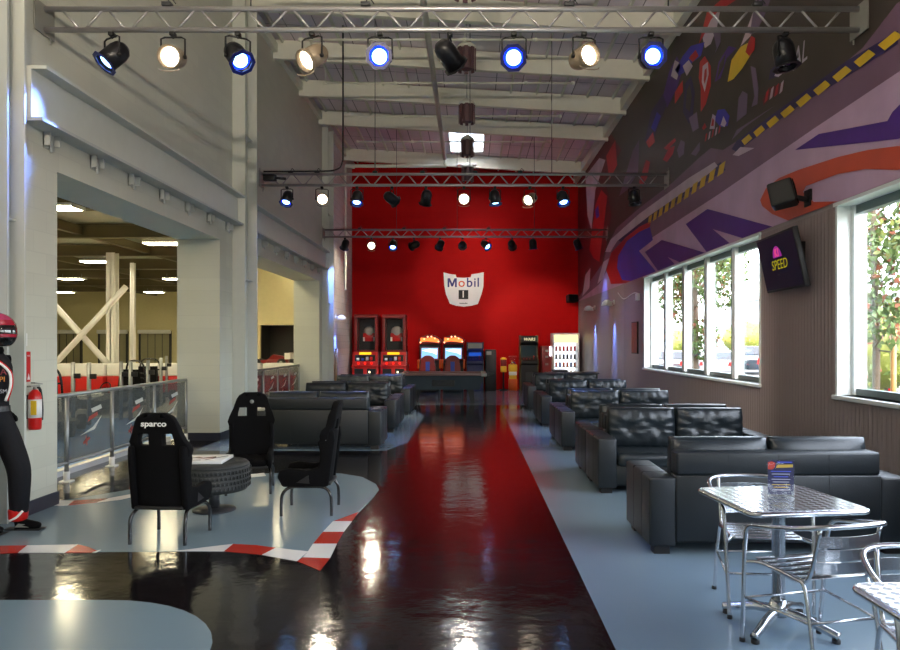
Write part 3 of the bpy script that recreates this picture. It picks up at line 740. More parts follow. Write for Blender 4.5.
# ================================================================== TRUSSES AND STAGE LAMPS
TR = [(6.9, 4.80, 4.60, -4.085, 3.735), (13.65, 4.80, 4.59, -3.96, 3.735), (19.6, 4.68, 4.49, -3.99, 3.735)]
WD = ['nearest', 'middle', 'farthest']
for k, (y, zt, zb, x0, x1) in enumerate(TR):
    t = thing('lighting_truss', 'aluminium ladder truss across the hall, %s of the three' % WD[k], 'truss', (0, y, zb))
    h = zt-zb
    a = MB(); a.tube([(x0, 0, h), (x1, 0, h)], .026, 10); a.build('top_chord', 'alu_truss', t)
    a = MB(); a.tube([(x0, 0, 0), (x1, 0, 0)], .026, 10); a.build('bottom_chord', 'alu_truss', t)
    n = 34; dx = (x1-x0-.3)/n; a = MB()
    for i in range(n):
        xa = x0+.15+i*dx; up = i % 2 == 0
        a.tube([(xa+.02, 0, h if up else 0), (xa+dx-.02, 0, 0 if up else h)], .011, 8)
    a.build('web_bars', 'alu_truss', t)
    for x in (x0, x1-.012):
        a = MB(); a.box(x, x+.012, -.16, .16, -.05, h+.04); a.tube([(x+.006, -.1, h+.04), (x+.006, -.1, h+.1)], .008, 6); a.tube([(x+.006, .1, -.05), (x+.006, .1, -.1)], .008, 6); a.build('end_plate', 'alu_plate', t)
    for x in ([-2.9, -1.0, .95, 2.75], [-3.4, -2.9, -1.8, -.9, .1, .95], [-3, -1.8, -.7, .5])[k]:
        a = MB(); a.box(x-.045, x+.045, -.04, .04, h+.02, h+.06, bev=.006); a.tube(bez([(x, 0, h+.06), (x+.03, 0, h+.11), (x+.08, 0, h+.05)], 3), .006, 6); a.build('clamp', 'dark_grey', t)
k = 0
for x, y, zb in ((-2.1, 6.9, 4.8), (1.9, 6.9, 4.8), (-1.8, 13.65, 4.8), (0.0, 13.65, 4.8), (1.55, 13.65, 4.8), (-2.0, 19.6, 4.68), (-.35, 19.6, 4.68), (1.75, 19.6, 4.68)):
    a = MB(); a.tube([(0, 0, .026), (0, 0, zc(x)-zb)], .007, 6)
    o = a.build('hanger_cable', 'dark_grey', None, (x, y, zb)); tag(o, 'thin steel cable holding up the %s truss' % ('nearest' if y < 7 else 'middle' if y < 14 else 'farthest'), 'cable', 'truss hanger cables')
a = MB(); a.tube(bez([(-2.4, 13.6, 7.6), (-2.4, 13.6, 5.4), (-2.42, 13.6, 5.0), (-2.55, 13.6, 4.87), (-2.9, 13.6, 4.845), (-3.9, 13.6, 4.84)], 5), .016, 8)
tag(a.build('power_cable', 'black_matt'), 'black power cable dropping from the ceiling and bending onto the middle truss', 'cable')

lens_w = emat('lamp_lens_warm', (255, 240, 215), 10)
lens_b = emat('lamp_lens_blue', (150, 205, 255), 6)
gel_b = emat('blue_filter_glow', (8, 36, 255), 4)
lens_off = mat('lamp_lens_off', (60, 60, 66), .15, .6)
cream_can = mat('cream_lamp_can', (150, 134, 112), .35, .3)
black_can = mat('black_lamp_can', (20, 20, 24), .35, .2)
blue_lit_rim = mat('blue_lit_lamp_rim', (14, 22, 90), .35)  # navy frame: the lamp's blue light put into the rim colour
def par(label, x, y, zb, aim, kind, group, drop=.25, s=1.0, watts=0, spread=38):
    "kind: w warm lit, b blue lit, o off. aim = direction the lens points"
    t = thing('stage_lamp', label, 'lamp', (x, y, zb), 0, group)
    d = Vector(aim).normalized(); yaw = atan2(d.x, -d.y)*.6
    ux, uy = cos(yaw), sin(yaw)
    can = cream_can if kind == 'w' else black_can
    a = MB(); a.box(-.025, .025, -.035, .035, -.05, -.015, bev=.006); a.tube([(0, 0, -.04), (0, 0, -.07)], .012, 8); a.build('clamp', 'black_matt', t)
    hw = .115*s; c = Vector((0, 0, -drop))
    a = MB(); a.tube([(-hw*ux, -hw*uy, -drop), (-hw*ux, -hw*uy, -.075), (-hw*ux*.7, -hw*uy*.7, -.06), (hw*ux*.7, hw*uy*.7, -.06), (hw*ux, hw*uy, -.075), (hw*ux, hw*uy, -drop)], .009, 6)
    for q in (-1, 1): a.lathe([(.018, -.012), (.018, .012)], (q*hw*ux, q*hw*uy, -drop), (ux, uy, 0), 12)
    a.build('yoke', 'black_matt', t)
    # can: closed bowl, open at the front so that the lens sits in it
    a = MB(); r = .095*s
    prof = [(.02, -.17), (.05, -.165), (.082, -.13), (.095, -.08), (.095, .1), (.102, .1), (.102, -.08), (.088, -.135), (.055, -.172), (.02, -.176)]
    a.lathe([(p*s, q*s) for p, q in [(.0, -.176), (.055, -.172), (.088, -.135), (.1, -.08), (.1, .1), (.094, .1), (.094, .02)]], c, d, 20); a.build('can', can, t)
    a = MB(); R8 = .132*s
    for rr0, rr1, z0, z1 in ((.096*s, R8, .098*s, .106*s),):
        bm = a.bm; dd = d; up = Vector((0, 0, 1)) if abs(dd.z) < .9 else Vector((1, 0, 0)); u = dd.cross(up).normalized(); w_ = dd.cross(u)
        rings = []
        for rr, z in ((rr0, z0), (rr1, z0), (rr1, z1), (rr0, z1)):
            rings.append([bm.verts.new(c+dd*z+(u*cos(2*pi*(q+.5)/8)+w_*sin(2*pi*(q+.5)/8))*rr*(1.0 if rr == rr1 else 1.0)) for q in range(8)])
        for i in range(4):
            for q in range(8): bm.faces.new((rings[i][q], rings[i][(q+1) % 8], rings[(i+1) % 4][(q+1) % 8], rings[(i+1) % 4][q]))
        bmesh.ops.recalc_face_normals(bm, faces=bm.faces[:])
    if kind != 'w': a.build('filter_frame', blue_lit_rim if kind == 'b' else black_can, t)
    else:
        a.bm.free(); a = MB(); a.lathe([(.1*s, .07*s), (.112*s, .075*s), (.112*s, .106*s), (.1*s, .106*s), (.099*s, .08*s)], c, d, 24, cap=False)
        a.tube([c+d*.09*s+Vector((.1*cos(q)*ux, .1*cos(q)*uy, -.11*s-.03*sin(q))) for q in [pi*i/6 for i in range(7)]], .005, 6); a.build('filter_frame', can, t)
    lr = .088 if kind == 'w' else .072
    a = MB(); a.lathe([(0.0, .055*s), (lr*s, .055*s), (lr*.9*s, .075*s), (0.0, .085*s)], c, d, 24); a.build('lens', {'w': lens_w, 'b': lens_b, 'o': lens_w if watts else lens_off}[kind], t)
    if kind == 'b':
        a = MB(); a.lathe([(.07*s, .05*s), (.094*s, .05*s), (.094*s, .058*s), (.07*s, .058*s)], c, d, 24, cap=False); a.build('blue_filter', gel_b, t)
    if watts:
        l = bpy.data.lights.new('lamp_beam', 'SPOT'); l.energy = watts; l.spot_size = R(spread); l.spot_blend = .6; l.shadow_soft_size = .06
        l.color = (1, .86, .68) if kind != 'b' else (.16, .3, 1)
        o = bpy.data.objects.new('lamp_beam', l); COL.objects.link(o); o.parent = t
        o.location = c+d*.13*s; o.rotation_euler = d.to_track_quat('-Z', 'Y').to_euler()
    return t
def px(p, Y): return (p-470)*Y/720
G1, G2, G3 = 'stage lamps on the nearest truss', 'stage lamps on the middle truss', 'stage lamps on the farthest truss'
O = ['first', 'second', 'third', 'fourth', 'fifth', 'sixth', 'seventh', 'eighth', 'ninth', 'tenth']
T1 = [(112, 'b', (-.55, -.45, -.8), 60), (173, 'w', (.0, -.95, -.3), 70), (238, 'b', (.6, -.5, -.75), 60), (312, 'w', (-.55, -.6, -.6), 70), (380, 'b', (.03, -.97, -.25), 80),
      (450, 'o', (.5, .6, -.5), 120), (514, 'b', (-.12, -.9, -.42), 80), (584, 'w', (.45, -.9, -.1), 70), (651, 'b', (.05, -.98, -.2), 80), (785, 'o', (.15, -.1, -1), 0)]
CN = {'b': 'blue-lit', 'w': 'warm white', 'o': 'black turned-away'}
for i, (p, kd, am, wt) in enumerate(T1):
    par('%s stage lamp, %s from the left on the nearest truss' % (CN[kd], O[i]), px(p, 6.9), 6.9, 4.588, am, kd, G1, .25, 1.0, wt*3.0, 45)
T2 = [(287, 'b', (-.1, -.5, -.85), 50), (322, 'w', (.3, -.9, -.2), 25), (357, 'b', (0, -.45, -.9), 60), (392, 'o', (.6, .6, -.4), 120), (426, 'o', (-.2, .6, -.9), 120),
      (464, 'w', (0, -.97, -.2), 20), (495, 'b', (.1, -.15, -1), 40), (530, 'w', (-.5, -.7, -.4), 60), (563, 'b', (.1, -.5, -.85), 60), (634, 'o', (.1, -.2, -1), 0)]
for i, (p, kd, am, wt) in enumerate(T2):
    par('%s stage lamp, %s from the left on the middle truss' % (CN[kd], O[i]), px(p, 13.65), 13.65, 4.578, am, kd, G2, .25, 1.0, wt*3.0, 45)
T3 = [(345, 'b', (-.35, .6, -.75), 110), (371.5, 'w', (.1, -.95, -.3), 15), (393, 'b', (0, -.6, -.75), 50), (414, 'o', (-.75, .6, -.25), 130), (440, 'o', (-.3, .7, -.5), 100), (462.5, 'o', (0, 1, -.1), 60),
      (486, 'b', (.6, -.6, -.6), 50), (512, 'o', (.2, .9, -.4), 100), (533, 'b', (.1, .1, -1), 50), (578, 'b', (.45, .3, -1), 40)]
for i, (p, kd, am, wt) in enumerate(T3):
    par('%s stage lamp, %s from the left on the farthest truss' % (CN[kd], O[i]), px(p, 19.6), 19.6, 4.478, am, kd, G3, .22, 1.0, wt*3.0, 45)
t = thing('beam_clamp', 'black clamp device at the left end of the middle truss', 'clamp', (-3.78, 13.6, 4.72))
a = MB(); a.box(-.12, .12, -.06, .06, -.06, .06, bev=.015); a.build('body', 'black_matt', t)
a = MB(); a.tube([(.12, 0, 0), (.3, 0, -.02)], .025, 8); a.build('handle', 'black_matt', t)
# ================================================================== MURAL on the right wall above the windows
def mw(x, y): return (2707/(x-470), 1.6+3.76*(343-y)/(x-470))
MC = [('mural_lilac', (188, 158, 186)), ('mural_asphalt', (62, 52, 44)), ('mural_mauve', (118, 88, 110)), ('mural_purple', (76, 34, 128)), ('mural_red', (186, 22, 22)),
      ('mural_blue', (58, 50, 176)), ('mural_orange', (190, 74, 50)), ('mural_yellow', (214, 176, 34)), ('mural_white', (190, 180, 196)), ('mural_navy', (44, 30, 84)), ('mural_grey', (112, 92, 120)), ('mural_olive', (58, 62, 36)), ('mural_wine', (96, 16, 22)), ('mural_pale', (196, 178, 192))]
MMS = [mat(n_, c_, .5, bump=.02, var=.3, vscale=1.6) for n_, c_ in MC]
t = thing('wall_mural', 'huge karting mural in purple, red and dark grey over the windows of the right wall', 'mural', (XR, 12, 3.0))
mu = MB(); X0 = XR-.012
ztop = zc(XR)-.07
def LY(p): return (p[0]-12, p[1]-3.0)
def mp(pts, mi, lay, wall=True):
    q = [LY(mw(*p)) if wall else LY(p) for p in pts]
    q = [(max(-17.9, min(12.95, a)), max(.04, min(ztop-3, b))) for a, b in q]
    x = X0-XR-.0012*lay
    mu.prism(q, x-.001, x, 'X', mi)
mp([(-5.9, 3.04), (24.95, 3.04), (24.95, ztop), (-5.9, ztop)], 0, 0, False)
# bottom edge of the mural drops a little at the far end
L1 = [(898, 4), (864, 48), (824, 82), (779, 115), (735, 143), (674, 182), (640, 208), (617, 228), (608, 246), (604, 262), (580, 296)]
L2 = [(900, 72), (813, 130), (720, 194), (652, 238), (612, 262), (600, 284), (580, 300)]
w1 = [mw(*p) for p in L1]; w2 = [mw(*p) for p in L2]
mp([(-5.9, w2[0][1])]+w2+[(24.95, 3.04), (24.95, ztop), (-5.9, ztop)], 2, 1, False)
mp([(-5.9, w1[0][1]+.2)]+w1+[(24.95, 3.2), (24.95, ztop), (-5.9, ztop)], 1, 2, False)
mp([mw(*p) for p in [(578, 300), (580, 165), (612, 128), (640, 92), (668, 60), (690, 10)]]+[(12, ztop), (24.95, ztop)], 11, 3, False)
mp([(578, 298), (579, 170), (612, 134), (622, 150), (606, 180), (612, 215), (606, 250), (600, 268)], 12, 4)
mp([(586, 176), (600, 158), (606, 160), (596, 190), (592, 230), (588, 215)], 13, 5)
mp([(590, 250), (596, 205), (602, 190), (608, 196), (604, 230), (600, 262), (594, 258)], 4, 6)
mp([(596, 210), (599, 205), (600, 216), (597, 219)], 5, 7)
mp([(583, 296), (586, 275), (591, 268), (590, 288)], 13, 6); mp([(598, 284), (604, 262), (610, 258), (604, 278)], 13, 6)
mp([(607, 156), (616, 140), (618, 165), (610, 180)], 4, 6); mp([(586, 158), (600, 146), (606, 140), (604, 134)], 4, 6)
# grey road pieces
mp([(674, 182), (700, 158), (712, 148), (724, 150), (700, 168), (686, 178)], 2, 5)
mp([(733, 140), (738, 130), (776, 106), (766, 112), (745, 128)], 10, 5)
mp([(738, 122), (740, 98), (744, 91), (749, 94), (748, 114)], 10, 6); mp([(753, 107), (756, 96), (752, 66), (757, 68), (760, 88), (759, 104)], 10, 6)
mp([(692, 154), (701, 142), (701, 150), (697, 156)], 10, 6); mp([(620, 196), (634, 150), (640, 140), (639, 172), (628, 190)], 10, 6)
# karts, flags, drivers as loose painted shapes
mp([(756, 8), (768, -10), (752, 36), (742, 46)], 13, 5); mp([(751, 34), (758, -6), (775, -8), (765, 18), (757, 33)], 10, 6)
mp([(729, 82), (733, 60), (742, 47), (751, 42), (754, 52), (744, 68), (735, 79)], 7, 7)
mp([(750, 42), (753, 36), (757, 38), (756, 50), (751, 56), (747, 52)], 4, 8)
mp([(701, 62), (706, 56), (712, 66), (712, 86), (707, 104), (702, 112), (702, 88), (700, 78)], 4, 6)
mp([(703, 82), (704, 66), (709, 62), (710, 74), (706, 92)], 13, 7); mp([(705, 80), (706, 70), (708, 68), (708, 76), (706, 84)], 4, 8)
mp([(704, 38), (712, 20), (722, 8), (718, 28), (712, 44), (706, 48)], 13, 6); mp([(700, 44), (708, 12), (722, 0), (735, -12), (740, -2), (722, 10), (710, 26)], 4, 5)
mp([(718, 48), (714, 30), (722, 32), (722, 42), (716, 54)], 10, 7)
mp([(676, 70), (684, 56), (692, 46), (706, 42), (702, 56), (694, 62), (686, 72), (680, 76)], 5, 7)
mp([(684, 66), (690, 60), (694, 66), (688, 76)], 13, 8); mp([(690, 58), (697, 50), (700, 56), (694, 62)], 4, 8)
mp([(664, 96), (670, 72), (678, 56), (684, 70), (678, 88), (668, 108)], 3, 6); mp([(672, 76), (676, 60), (682, 64), (678, 80)], 13, 7); mp([(676, 92), (684, 80), (684, 92), (676, 104)], 4, 7)
mp([(646, 140), (652, 112), (664, 94), (668, 104), (658, 130), (650, 148)], 9, 6); mp([(652, 128), (658, 112), (662, 116), (656, 132)], 5, 7); mp([(647, 142), (654, 132), (656, 142), (650, 148)], 4, 7)
mp([(684, 112), (686, 84), (692, 76), (696, 92), (694, 116), (690, 124)], 9, 6); mp([(687, 108), (688, 90), (691, 84), (693, 96), (691, 112)], 1, 7)
mp([(716, 82), (720, 62), (730, 46), (738, 48), (728, 58), (722, 78)], 3, 6); mp([(718, 80), (721, 64), (727, 54), (725, 66)], 1, 7)
mp([(690, 118), (698, 112), (700, 128), (694, 132)], 10, 7)
mp([(716, 120), (719, 110), (726, 109), (731, 116), (729, 126), (722, 127)], 5, 7)
mp([(711, 129), (714, 114), (717, 116), (716, 129)], 13, 8); mp([(712.5, 126), (714, 118), (715.5, 120), (715, 126)], 4, 9); mp([(722, 125), (725, 116), (728, 123), (726, 127)], 13, 8); mp([(703.5, 128), (706, 123), (708, 127), (705, 130)], 4, 8)
mp([(664, 160), (670, 148), (676, 146), (674, 154), (668, 162)], 4, 7); mp([(665, 148), (676, 138), (677, 141), (668, 150)], 4, 7); mp([(640, 182), (647, 160), (651, 162), (648, 178), (642, 188)], 4, 7)
mp([(678, 150), (682, 140), (686, 142), (685, 154), (680, 158)], 10, 6); mp([(764, 100), (770, 88), (786, 82), (784, 92), (772, 98), (765, 106)], 12, 6)
for i in range(4): x = 766+i*5; mp([(x, 103-i*3), (x+2, 92-i*3), (x+4.5, 89-i*3), (x+3, 100-i*3)], 4 if i % 2 == 0 else 13, 7)
for i in range(5): x = 706+i*3.4; mp([(x, 142-i*2), (x+1.2, 134-i*2), (x+2.6, 133-i*2), (x+1.6, 140-i*2)], 4 if i % 2 == 0 else 13, 7)
mp([(770, 80), (772, 70), (784, 60), (790, 68), (780, 76)], 9, 6); mp([(776, 76), (779, 70), (786, 72), (780, 77)], 13, 7)
# kerb strips with yellow dashes
mp([(900, 31), (850, 60), (780, 110), (738, 141), (733, 149), (738, 152), (770, 128), (800, 106), (850, 76), (900, 44)], 9, 6)
mp([(734, 155), (742, 147), (756, 148), (740, 156)], 13, 7)
def lerp(a, b, u): return (a[0]+(b[0]-a[0])*u, a[1]+(b[1]-a[1])*u)
A, B = mw(905, 32), mw(742, 144)
for i in range(9):
    u0, u1 = i/9, (i+.92)/9; a, b = lerp(A, B, u0), lerp(A, B, u1); hh = .055; m0, m1 = lerp(a, b, .3), lerp(a, b, .7)
    mp([(a[0], a[1]-hh*.6), (m0[0], m0[1]+hh), (b[0], b[1]+hh*.7), (m1[0], m1[1]-hh)], 7, 7, False)
A, B = mw(727, 165), mw(648, 221)
mp([(722, 162), (700, 176), (640, 219), (618, 240), (622, 242), (648, 224), (700, 186), (727, 170)], 9, 6)
mp([(716, 162), (690, 178), (640, 214), (611, 240), (606, 252), (611, 252), (618, 241), (650, 216), (700, 182), (719, 166)], 13, 7)
for i in range(11):
    u0, u1 = i/11, (i+.6)/11; a, b = lerp(A, B, u0), lerp(A, B, u1)
    mp([(a[0], a[1]+.06), (b[0], b[1]+.06), (b[0]+.1, b[1]-.09), (a[0]+.1, a[1]-.09)], 7, 8, False)
# giant lettering
mp([(652, 221), (640, 227), (626, 238), (612, 253), (607, 270), (612, 284), (626, 291), (634, 287), (622, 272), (620, 258), (630, 242), (650, 230)], 4, 8)
mp([(651, 227), (640, 232), (628, 241), (619, 256), (618, 268), (623, 280), (632, 287), (657, 280), (640, 251), (654, 240)], 5, 9)
mp([(646, 252), (663, 240), (706, 257), (681, 268), (669, 257), (676, 270), (659, 277)], 3, 9)
mp([(687, 224), (709, 209), (774, 230), (744, 243), (714, 229), (731, 248), (708, 257)], 3, 9)
mp([(797, 150), (821, 134), (890, 121), (895, 112), (903, 104), (930, 96), (990, 80), (990, 120), (900, 139)], 3, 9)
ring = [mw(*p) for p in [(762, 200), (768, 188), (781, 178), (800, 170), (840, 157), (870, 150), (900, 146), (940, 148), (1000, 158), (1080, 190)]]
inner = [mw(*p) for p in [(1060, 210), (990, 184), (940, 174), (900, 170), (868, 169), (840, 174), (808, 186), (805, 192), (816, 202), (840, 205)]]
mp(ring+inner+[mw(*p) for p in [(830, 209), (800, 221), (790, 221), (774, 214), (764, 206)]], 6, 9, False)
mp([(-5.5, 3.1), (-3.8, 4.6), (-2.2, 4.6), (-3.6, 3.1)], 3, 9, False); mp([(-1.4, 3.1), (-1.0, 4.8), (.2, 4.8), (-.2, 3.1)], 3, 9, False)
A = mw(790, 61); A2 = LY(A)
mu.text('AL', .34, Matrix.Translation((-.012-.012, LY(mw(802, 56))[0], LY(mw(802, 56))[1])) @ Matrix(((0, 0, -1, 0), (-1, 0, 0, 0), (0, 1, 0, 0), (0, 0, 0, 1))), 8, .0006, 0, .2, sx=.9)
mu.build('painted_panel', MMS, t)

# ================================================================== BACK WALL: sign and machines
t = thing('wall_sign', 'white car-hood shaped sign with blue and red lettering high on the red wall', 'sign', (-.21, YB-.03, 3.45))
def sg(x, y): return ((x-441)*.00348, (293-y*1.0)*.00348)
outl = [(238, 122), (300, 138), (358, 145), (368, 172), (440, 176), (508, 170), (516, 140), (575, 132), (638, 120), (635, 260), (618, 330), (580, 435), (520, 452), (440, 462), (360, 452), (300, 432), (262, 340), (244, 250)]
a = MB(); a.prism([sg(*p) for p in outl], -.03, .025, 'Y'); a.build('panel', mat('sign_white', (232, 228, 232), .35), t)
TX_ = Matrix.Rotation(R(90), 4, 'X')
def put(x, y, o=.0315): p = sg(x, y); return Matrix.Translation((p[0], -o, p[1])) @ TX_
navy = mat('sign_blue', (26, 24, 120), .4); sred = mat('sign_red', (220, 70, 40), .4)
mq_ = [(278, 268), (278, 180), (302, 180), (324, 232), (346, 180), (370, 180), (370, 268), (352, 268), (352, 212), (332, 262), (316, 262), (296, 212), (296, 268)]
a = MB(); a.prism([sg(*p) for p in mq_], -.033, -.0315, 'Y'); a.build('letter', navy, t)
for ch_, x, m_ in (('o', 418, sred), ('b', 497, navy), ('i', 550, navy), ('l', 583, navy)):
    a = MB(); a.text(ch_, .45, put(x, 226), 0, .001, .0035); a.build('letter', m_, t)
a = MB(); p0, p1 = sg(388, 388), sg(484, 298); a.box(p0[0], p1[0], -.032, -.03, p0[1], p1[1]); a.text('1', .33, put(434, 342, .034), 1, .001, .006); a.build('number_block', ['black_matt', 'white'], t)
a = MB()
for k in range(9): x = 398+k*9; a.prism([sg(x, 424+(k % 2)*6), sg(x+6, 420+(k % 3)*4), sg(x+6, 434), sg(x, 438)], -.032, -.03, 'Y')
a.build('small_print', 'dark_grey', t)

scr = emat('screen_glow', (120, 170, 230), 1.3); scr2 = emat('screen_white', (235, 225, 235), 1.6); mq = emat('marquee_glow', (255, 110, 50), 1.6); mqw = emat('marquee_pale', (255, 236, 190), 2.4)
redglow = emat('red_button_glow', (255, 30, 20), 1.6); mqd = emat('marquee_dim', (230, 215, 170), .8); blueglow = emat('blue_panel_glow', (30, 70, 160), .9)
def basket(label, x):
    t = thing('arcade_tower', label, 'arcade machine', (x, 24.45, 0))
    a = MB(); a.box(-.44, .44, -.42, .4, 0, .8, bev=.02); a.box(-.46, .46, -.46, .4, .8, .86, bev=.01); a.build('base_cabinet', 'red', t)
    for q in (-1, 1): a = MB(); a.box(q*.21-.15, q*.21+.15, -.425, -.415, .5, .74); a.build('front_panel', 'black_matt', t)
    a = MB(); a.box(.12, .17, -.432, -.426, .6, .66); a.build('coin_light', mqw, t)
    a = MB(); a.prism([(-.44, .86), (-.38, 1.3), (.38, 1.3), (.38, .86)], -.42, .42, 'X'); a.build('control_cabinet', 'red', t)
    a = MB(); a.prism([(-.432, .99), (-.402, 1.2), (-.39, 1.2), (-.42, .99)], -.34, .34, 'X'); a.build('display_window', 'black_metal', t)
    for q in (-.24, -.08, .07, .2): a = MB(); a.box(q-.045, q+.045, -.437, -.42, 1.02, 1.1+.04*(q > 0), bev=.01); a.build('prize', ['white', 'blue', 'white', 'red'][int((q+.3)*6) % 4], t)
    for q in (-.22, 0, .22): a = MB(); a.lathe([(.035, 0), (.035, .02), (.02, .03)], (q, -.445, .92), (0, -1, .1), 14); a.build('button', redglow, t)
    a = MB(); a.box(-.2, .2, -.40, -.38, 1.215, 1.29); a.build('marquee', emat('marquee_yellow', (240, 190, 40), 1.2), t)
    a = MB()
    a.box(-.4, -.3, -.2, .38, 1.3, 2.5, bev=.015); a.box(.3, .4, -.2, .38, 1.3, 2.5, bev=.015); a.box(-.3, .3, .3, .38, 1.3, 2.5); a.box(-.4, .4, -.24, .38, 2.44, 2.56, bev=.02); a.box(-.3, .3, -.2, .3, 1.3, 1.36)
    a.build('tower', 'dark_red', t)
    a = MB(); a.box(-.3, .3, .27, .29, 1.36, 2.44); a.build('tower_back', 'black_matt', t)
    a = MB(); a.box(-.3, -.27, -.18, -.172, 1.36, 2.44); a.box(.27, .3, -.18, -.172, 1.36, 2.44); a.build('window_frame', 'black_matt', t)
    a = MB(); a.lathe([(0, 0), (.2, 0), (.19, .03), (.12, .06), (0, .07)], (.05, .26, 1.98), (0, -1, 0), 20); a.build('dome', 'alu_plate', t)
    a = MB(); a.box(-.16, .26, .2, .26, 1.66, 1.94, bev=.01); a.build('score_board', 'red', t)
    a = MB(); a.box(-.16, -.1, .17, .2, 1.66, 1.8); a.box(.2, .24, .17, .2, 1.66, 1.8); a.build('lamp', 'white', t)
    a = MB(); a.tube([(.42, -.3, .9), (.42, .1, 1.35)], .012, 6); a.tube([(.42, -.35, 1.05), (.42, 0, 1.5)], .012, 6); a.build('side_rail', 'alu', t)
basket('tall red arcade tower game in the left corner of the red wall', -3.5)
basket('tall red arcade tower game, right one of the pair', -2.56)
def racer(label, x):
    t = thing('driving_arcade', label, 'arcade machine', (x, 24.1, 0))
    a = MB(); a.prism([(-.1, 0), (.6, 0), (.6, 1.55), (.25, 1.55), (.1, 1.0), (-.1, .9)], -.34, .34, 'X'); a.build('cabinet', 'black_matt', t)
    a = MB(); a.prism([(.02, 1.05), (.2, 1.45), (.22, 1.45), (.06, 1.02)], -.31, .31, 'X'); a.build('bezel', 'dark_red', t)
    a = MB(); a.prism([(.015, 1.08), (.17, 1.43), (.18, 1.43), (.03, 1.08)], -.27, .27, 'X'); sc_ = a.build('screen', scr, t)
    a = MB(); a.prism([(-.26, 1.35), (.0, 1.4), (.26, 1.38), (.25, 1.2), (.1, 1.28), (-.05, 1.3)], .06, .065, 'Y'); a.build('screen_picture', scr2, sc_)
    a = MB(); a.prism([(-.36, 1.58), (.36, 1.58), (.38, 1.72), (.24, 1.82), (.08, 1.88), (-.08, 1.88), (-.24, 1.82), (-.38, 1.72)], .1, .5, 'Y'); a.build('marquee', 'dark_red', t)
    a = MB(); a.prism([(-.3, 1.63), (-.1, 1.66), (.3, 1.62), (.31, 1.72), (.12, 1.8), (-.06, 1.76), (-.3, 1.78)], .09, .1, 'Y'); a.build('marquee_art', mq, t)
    a = MB()
    for k in range(6): a.lathe([(.028, 0), (.028, .01)], (-.3+k*.12, .088, 1.62+.2*sin(k*.6)), (0, -1, 0), 8)
    a.build('marquee_bulbs', emat('bulbs', (255, 150, 110), 3), t)
    a = MB(); a.box(-.3, .3, -.95, -.35, .1, .36, bev=.04); a.build('seat_base', 'black_matt', t)
    a = MB(); a.prism([(-.24, .36), (.24, .36), (.26, .8), (.2, 1.12), (.08, 1.2), (-.08, 1.2), (-.2, 1.12), (-.26, .8)], -.98, -.84, 'Y')
    o = a.build('seat_back', 'dark_red', t); md = o.modifiers.new('b', 'BEVEL'); md.width = .03; md.segments = 3
    a = MB(); a.prism([(-.06, .5), (.06, .5), (.07, 1.0), (-.07, 1.0)], -.985, -.975, 'Y'); a.build('seat_stripe', 'blue', t)
    a = MB(); a.tube([(cos(q)*.15, -.13-.03*sin(q), 1.0+sin(q)*.12) for q in [i*pi/8 for i in range(16)]], .018, 6, closed=True); a.build('steering_wheel', redglow if x < -1 else 'black_matt', t)
    for q in (-1, 1): a = MB(); a.box(q*.36-.03, q*.36+.03, -.2, .5, .75, 1.05, bev=.02); a.build('side_panel', 'orange', t)
racer('sit-down driving arcade game with glowing marquee, left one of the pair', -1.36)
racer('sit-down driving arcade game with glowing marquee, right one of the pair', -.56)
def upright(label, x, w, h, marq, side, name='arcade_cabinet', lowc='black_matt', txt=None, panel=None, y=24.3):
    t = thing(name, label, 'arcade machine', (x, y, 0))
    a = MB(); a.prism([(-.28, 0), (.4, 0), (.4, h), (-.22, h), (-.26, h-.22), (-.02, h-.3), (-.06, 1.12), (-.38, 1.0), (-.38, .92), (-.28, .86)], -w+.03, w-.03, 'X'); a.build('cabinet', lowc, t)
    for q in (-1, 1):
        x0, x1 = sorted((q*w, q*(w-.03)))
        a = MB(); a.prism([(-.3, 0), (.42, 0), (.42, h+.02), (-.26, h+.02), (-.3, h-.24), (-.08, h-.34), (-.14, 1.15), (-.42, 1.03), (-.42, .9), (-.3, .84)], x0, x1, 'X'); a.build('side_panel', side, t)
    a = MB(); a.box(-w+.05, w-.05, -.275, -.262, h-.2, h-.03); mm = a.build('marquee', marq, t)
    if txt: a = MB(); a.text(txt, .14, Matrix.Translation((0, -.278, h-.12)) @ TX_, 0, .001, .001, .2); a.build('marquee_letters', mqd, mm)
    a = MB(); a.prism([(-.045, h-.34), (-.075, 1.16), (-.085, 1.16), (-.055, h-.34)], -w+.08, w-.08, 'X'); a.build('screen', panel or scr, t)
    for k in range(3): a = MB(); a.lathe([(.018, 0), (.018, .015)], (-w+.12+k*.1, -.25, 1.06), (0, -.3, 1), 10); a.build('button', 'red', t)
    a = MB()
    a.tube([(w-.15, -.25, 1.05), (w-.15, -.27, 1.15)], .01, 6); a.ball((w-.15, -.27, 1.16), .022); a.build('joystick', 'red', t)
    a = MB(); a.box(-.12, .12, -.295, -.28, .3, .62); a.build('coin_door', 'dark_grey', t)
    return t
upright('black upright arcade cabinet with dim blue screen, right of the driving games', .17, .29, 1.62, 'alu_plate', 'black_metal', panel=blueglow, lowc='navy')
t = thing('change_machine', 'dark grey change machine beside the blue-screen arcade cabinet', 'machine', (.7, 24.4, 0))
a = MB(); a.box(-.18, .18, -.25, .3, 0, 1.38, bev=.015); a.build('cabinet', 'dark_grey', t)
a = MB(); a.box(-.15, .02, -.262, -.25, 1.2, 1.32); a.build('display', 'alu_plate', t)
a = MB(); a.box(-.1, .1, -.262, -.25, .5, .62); a.build('tray', 'black_metal', t)
t = thing('gumball_machine', 'slim red gumball machine with yellow top', 'vending machine', (1.13, 24.3, 0))
a = MB(); a.lathe([(.13, 0), (.13, .03), (.03, .05), (.03, .62)], seg=18); a.build('stand', 'black_matt', t)
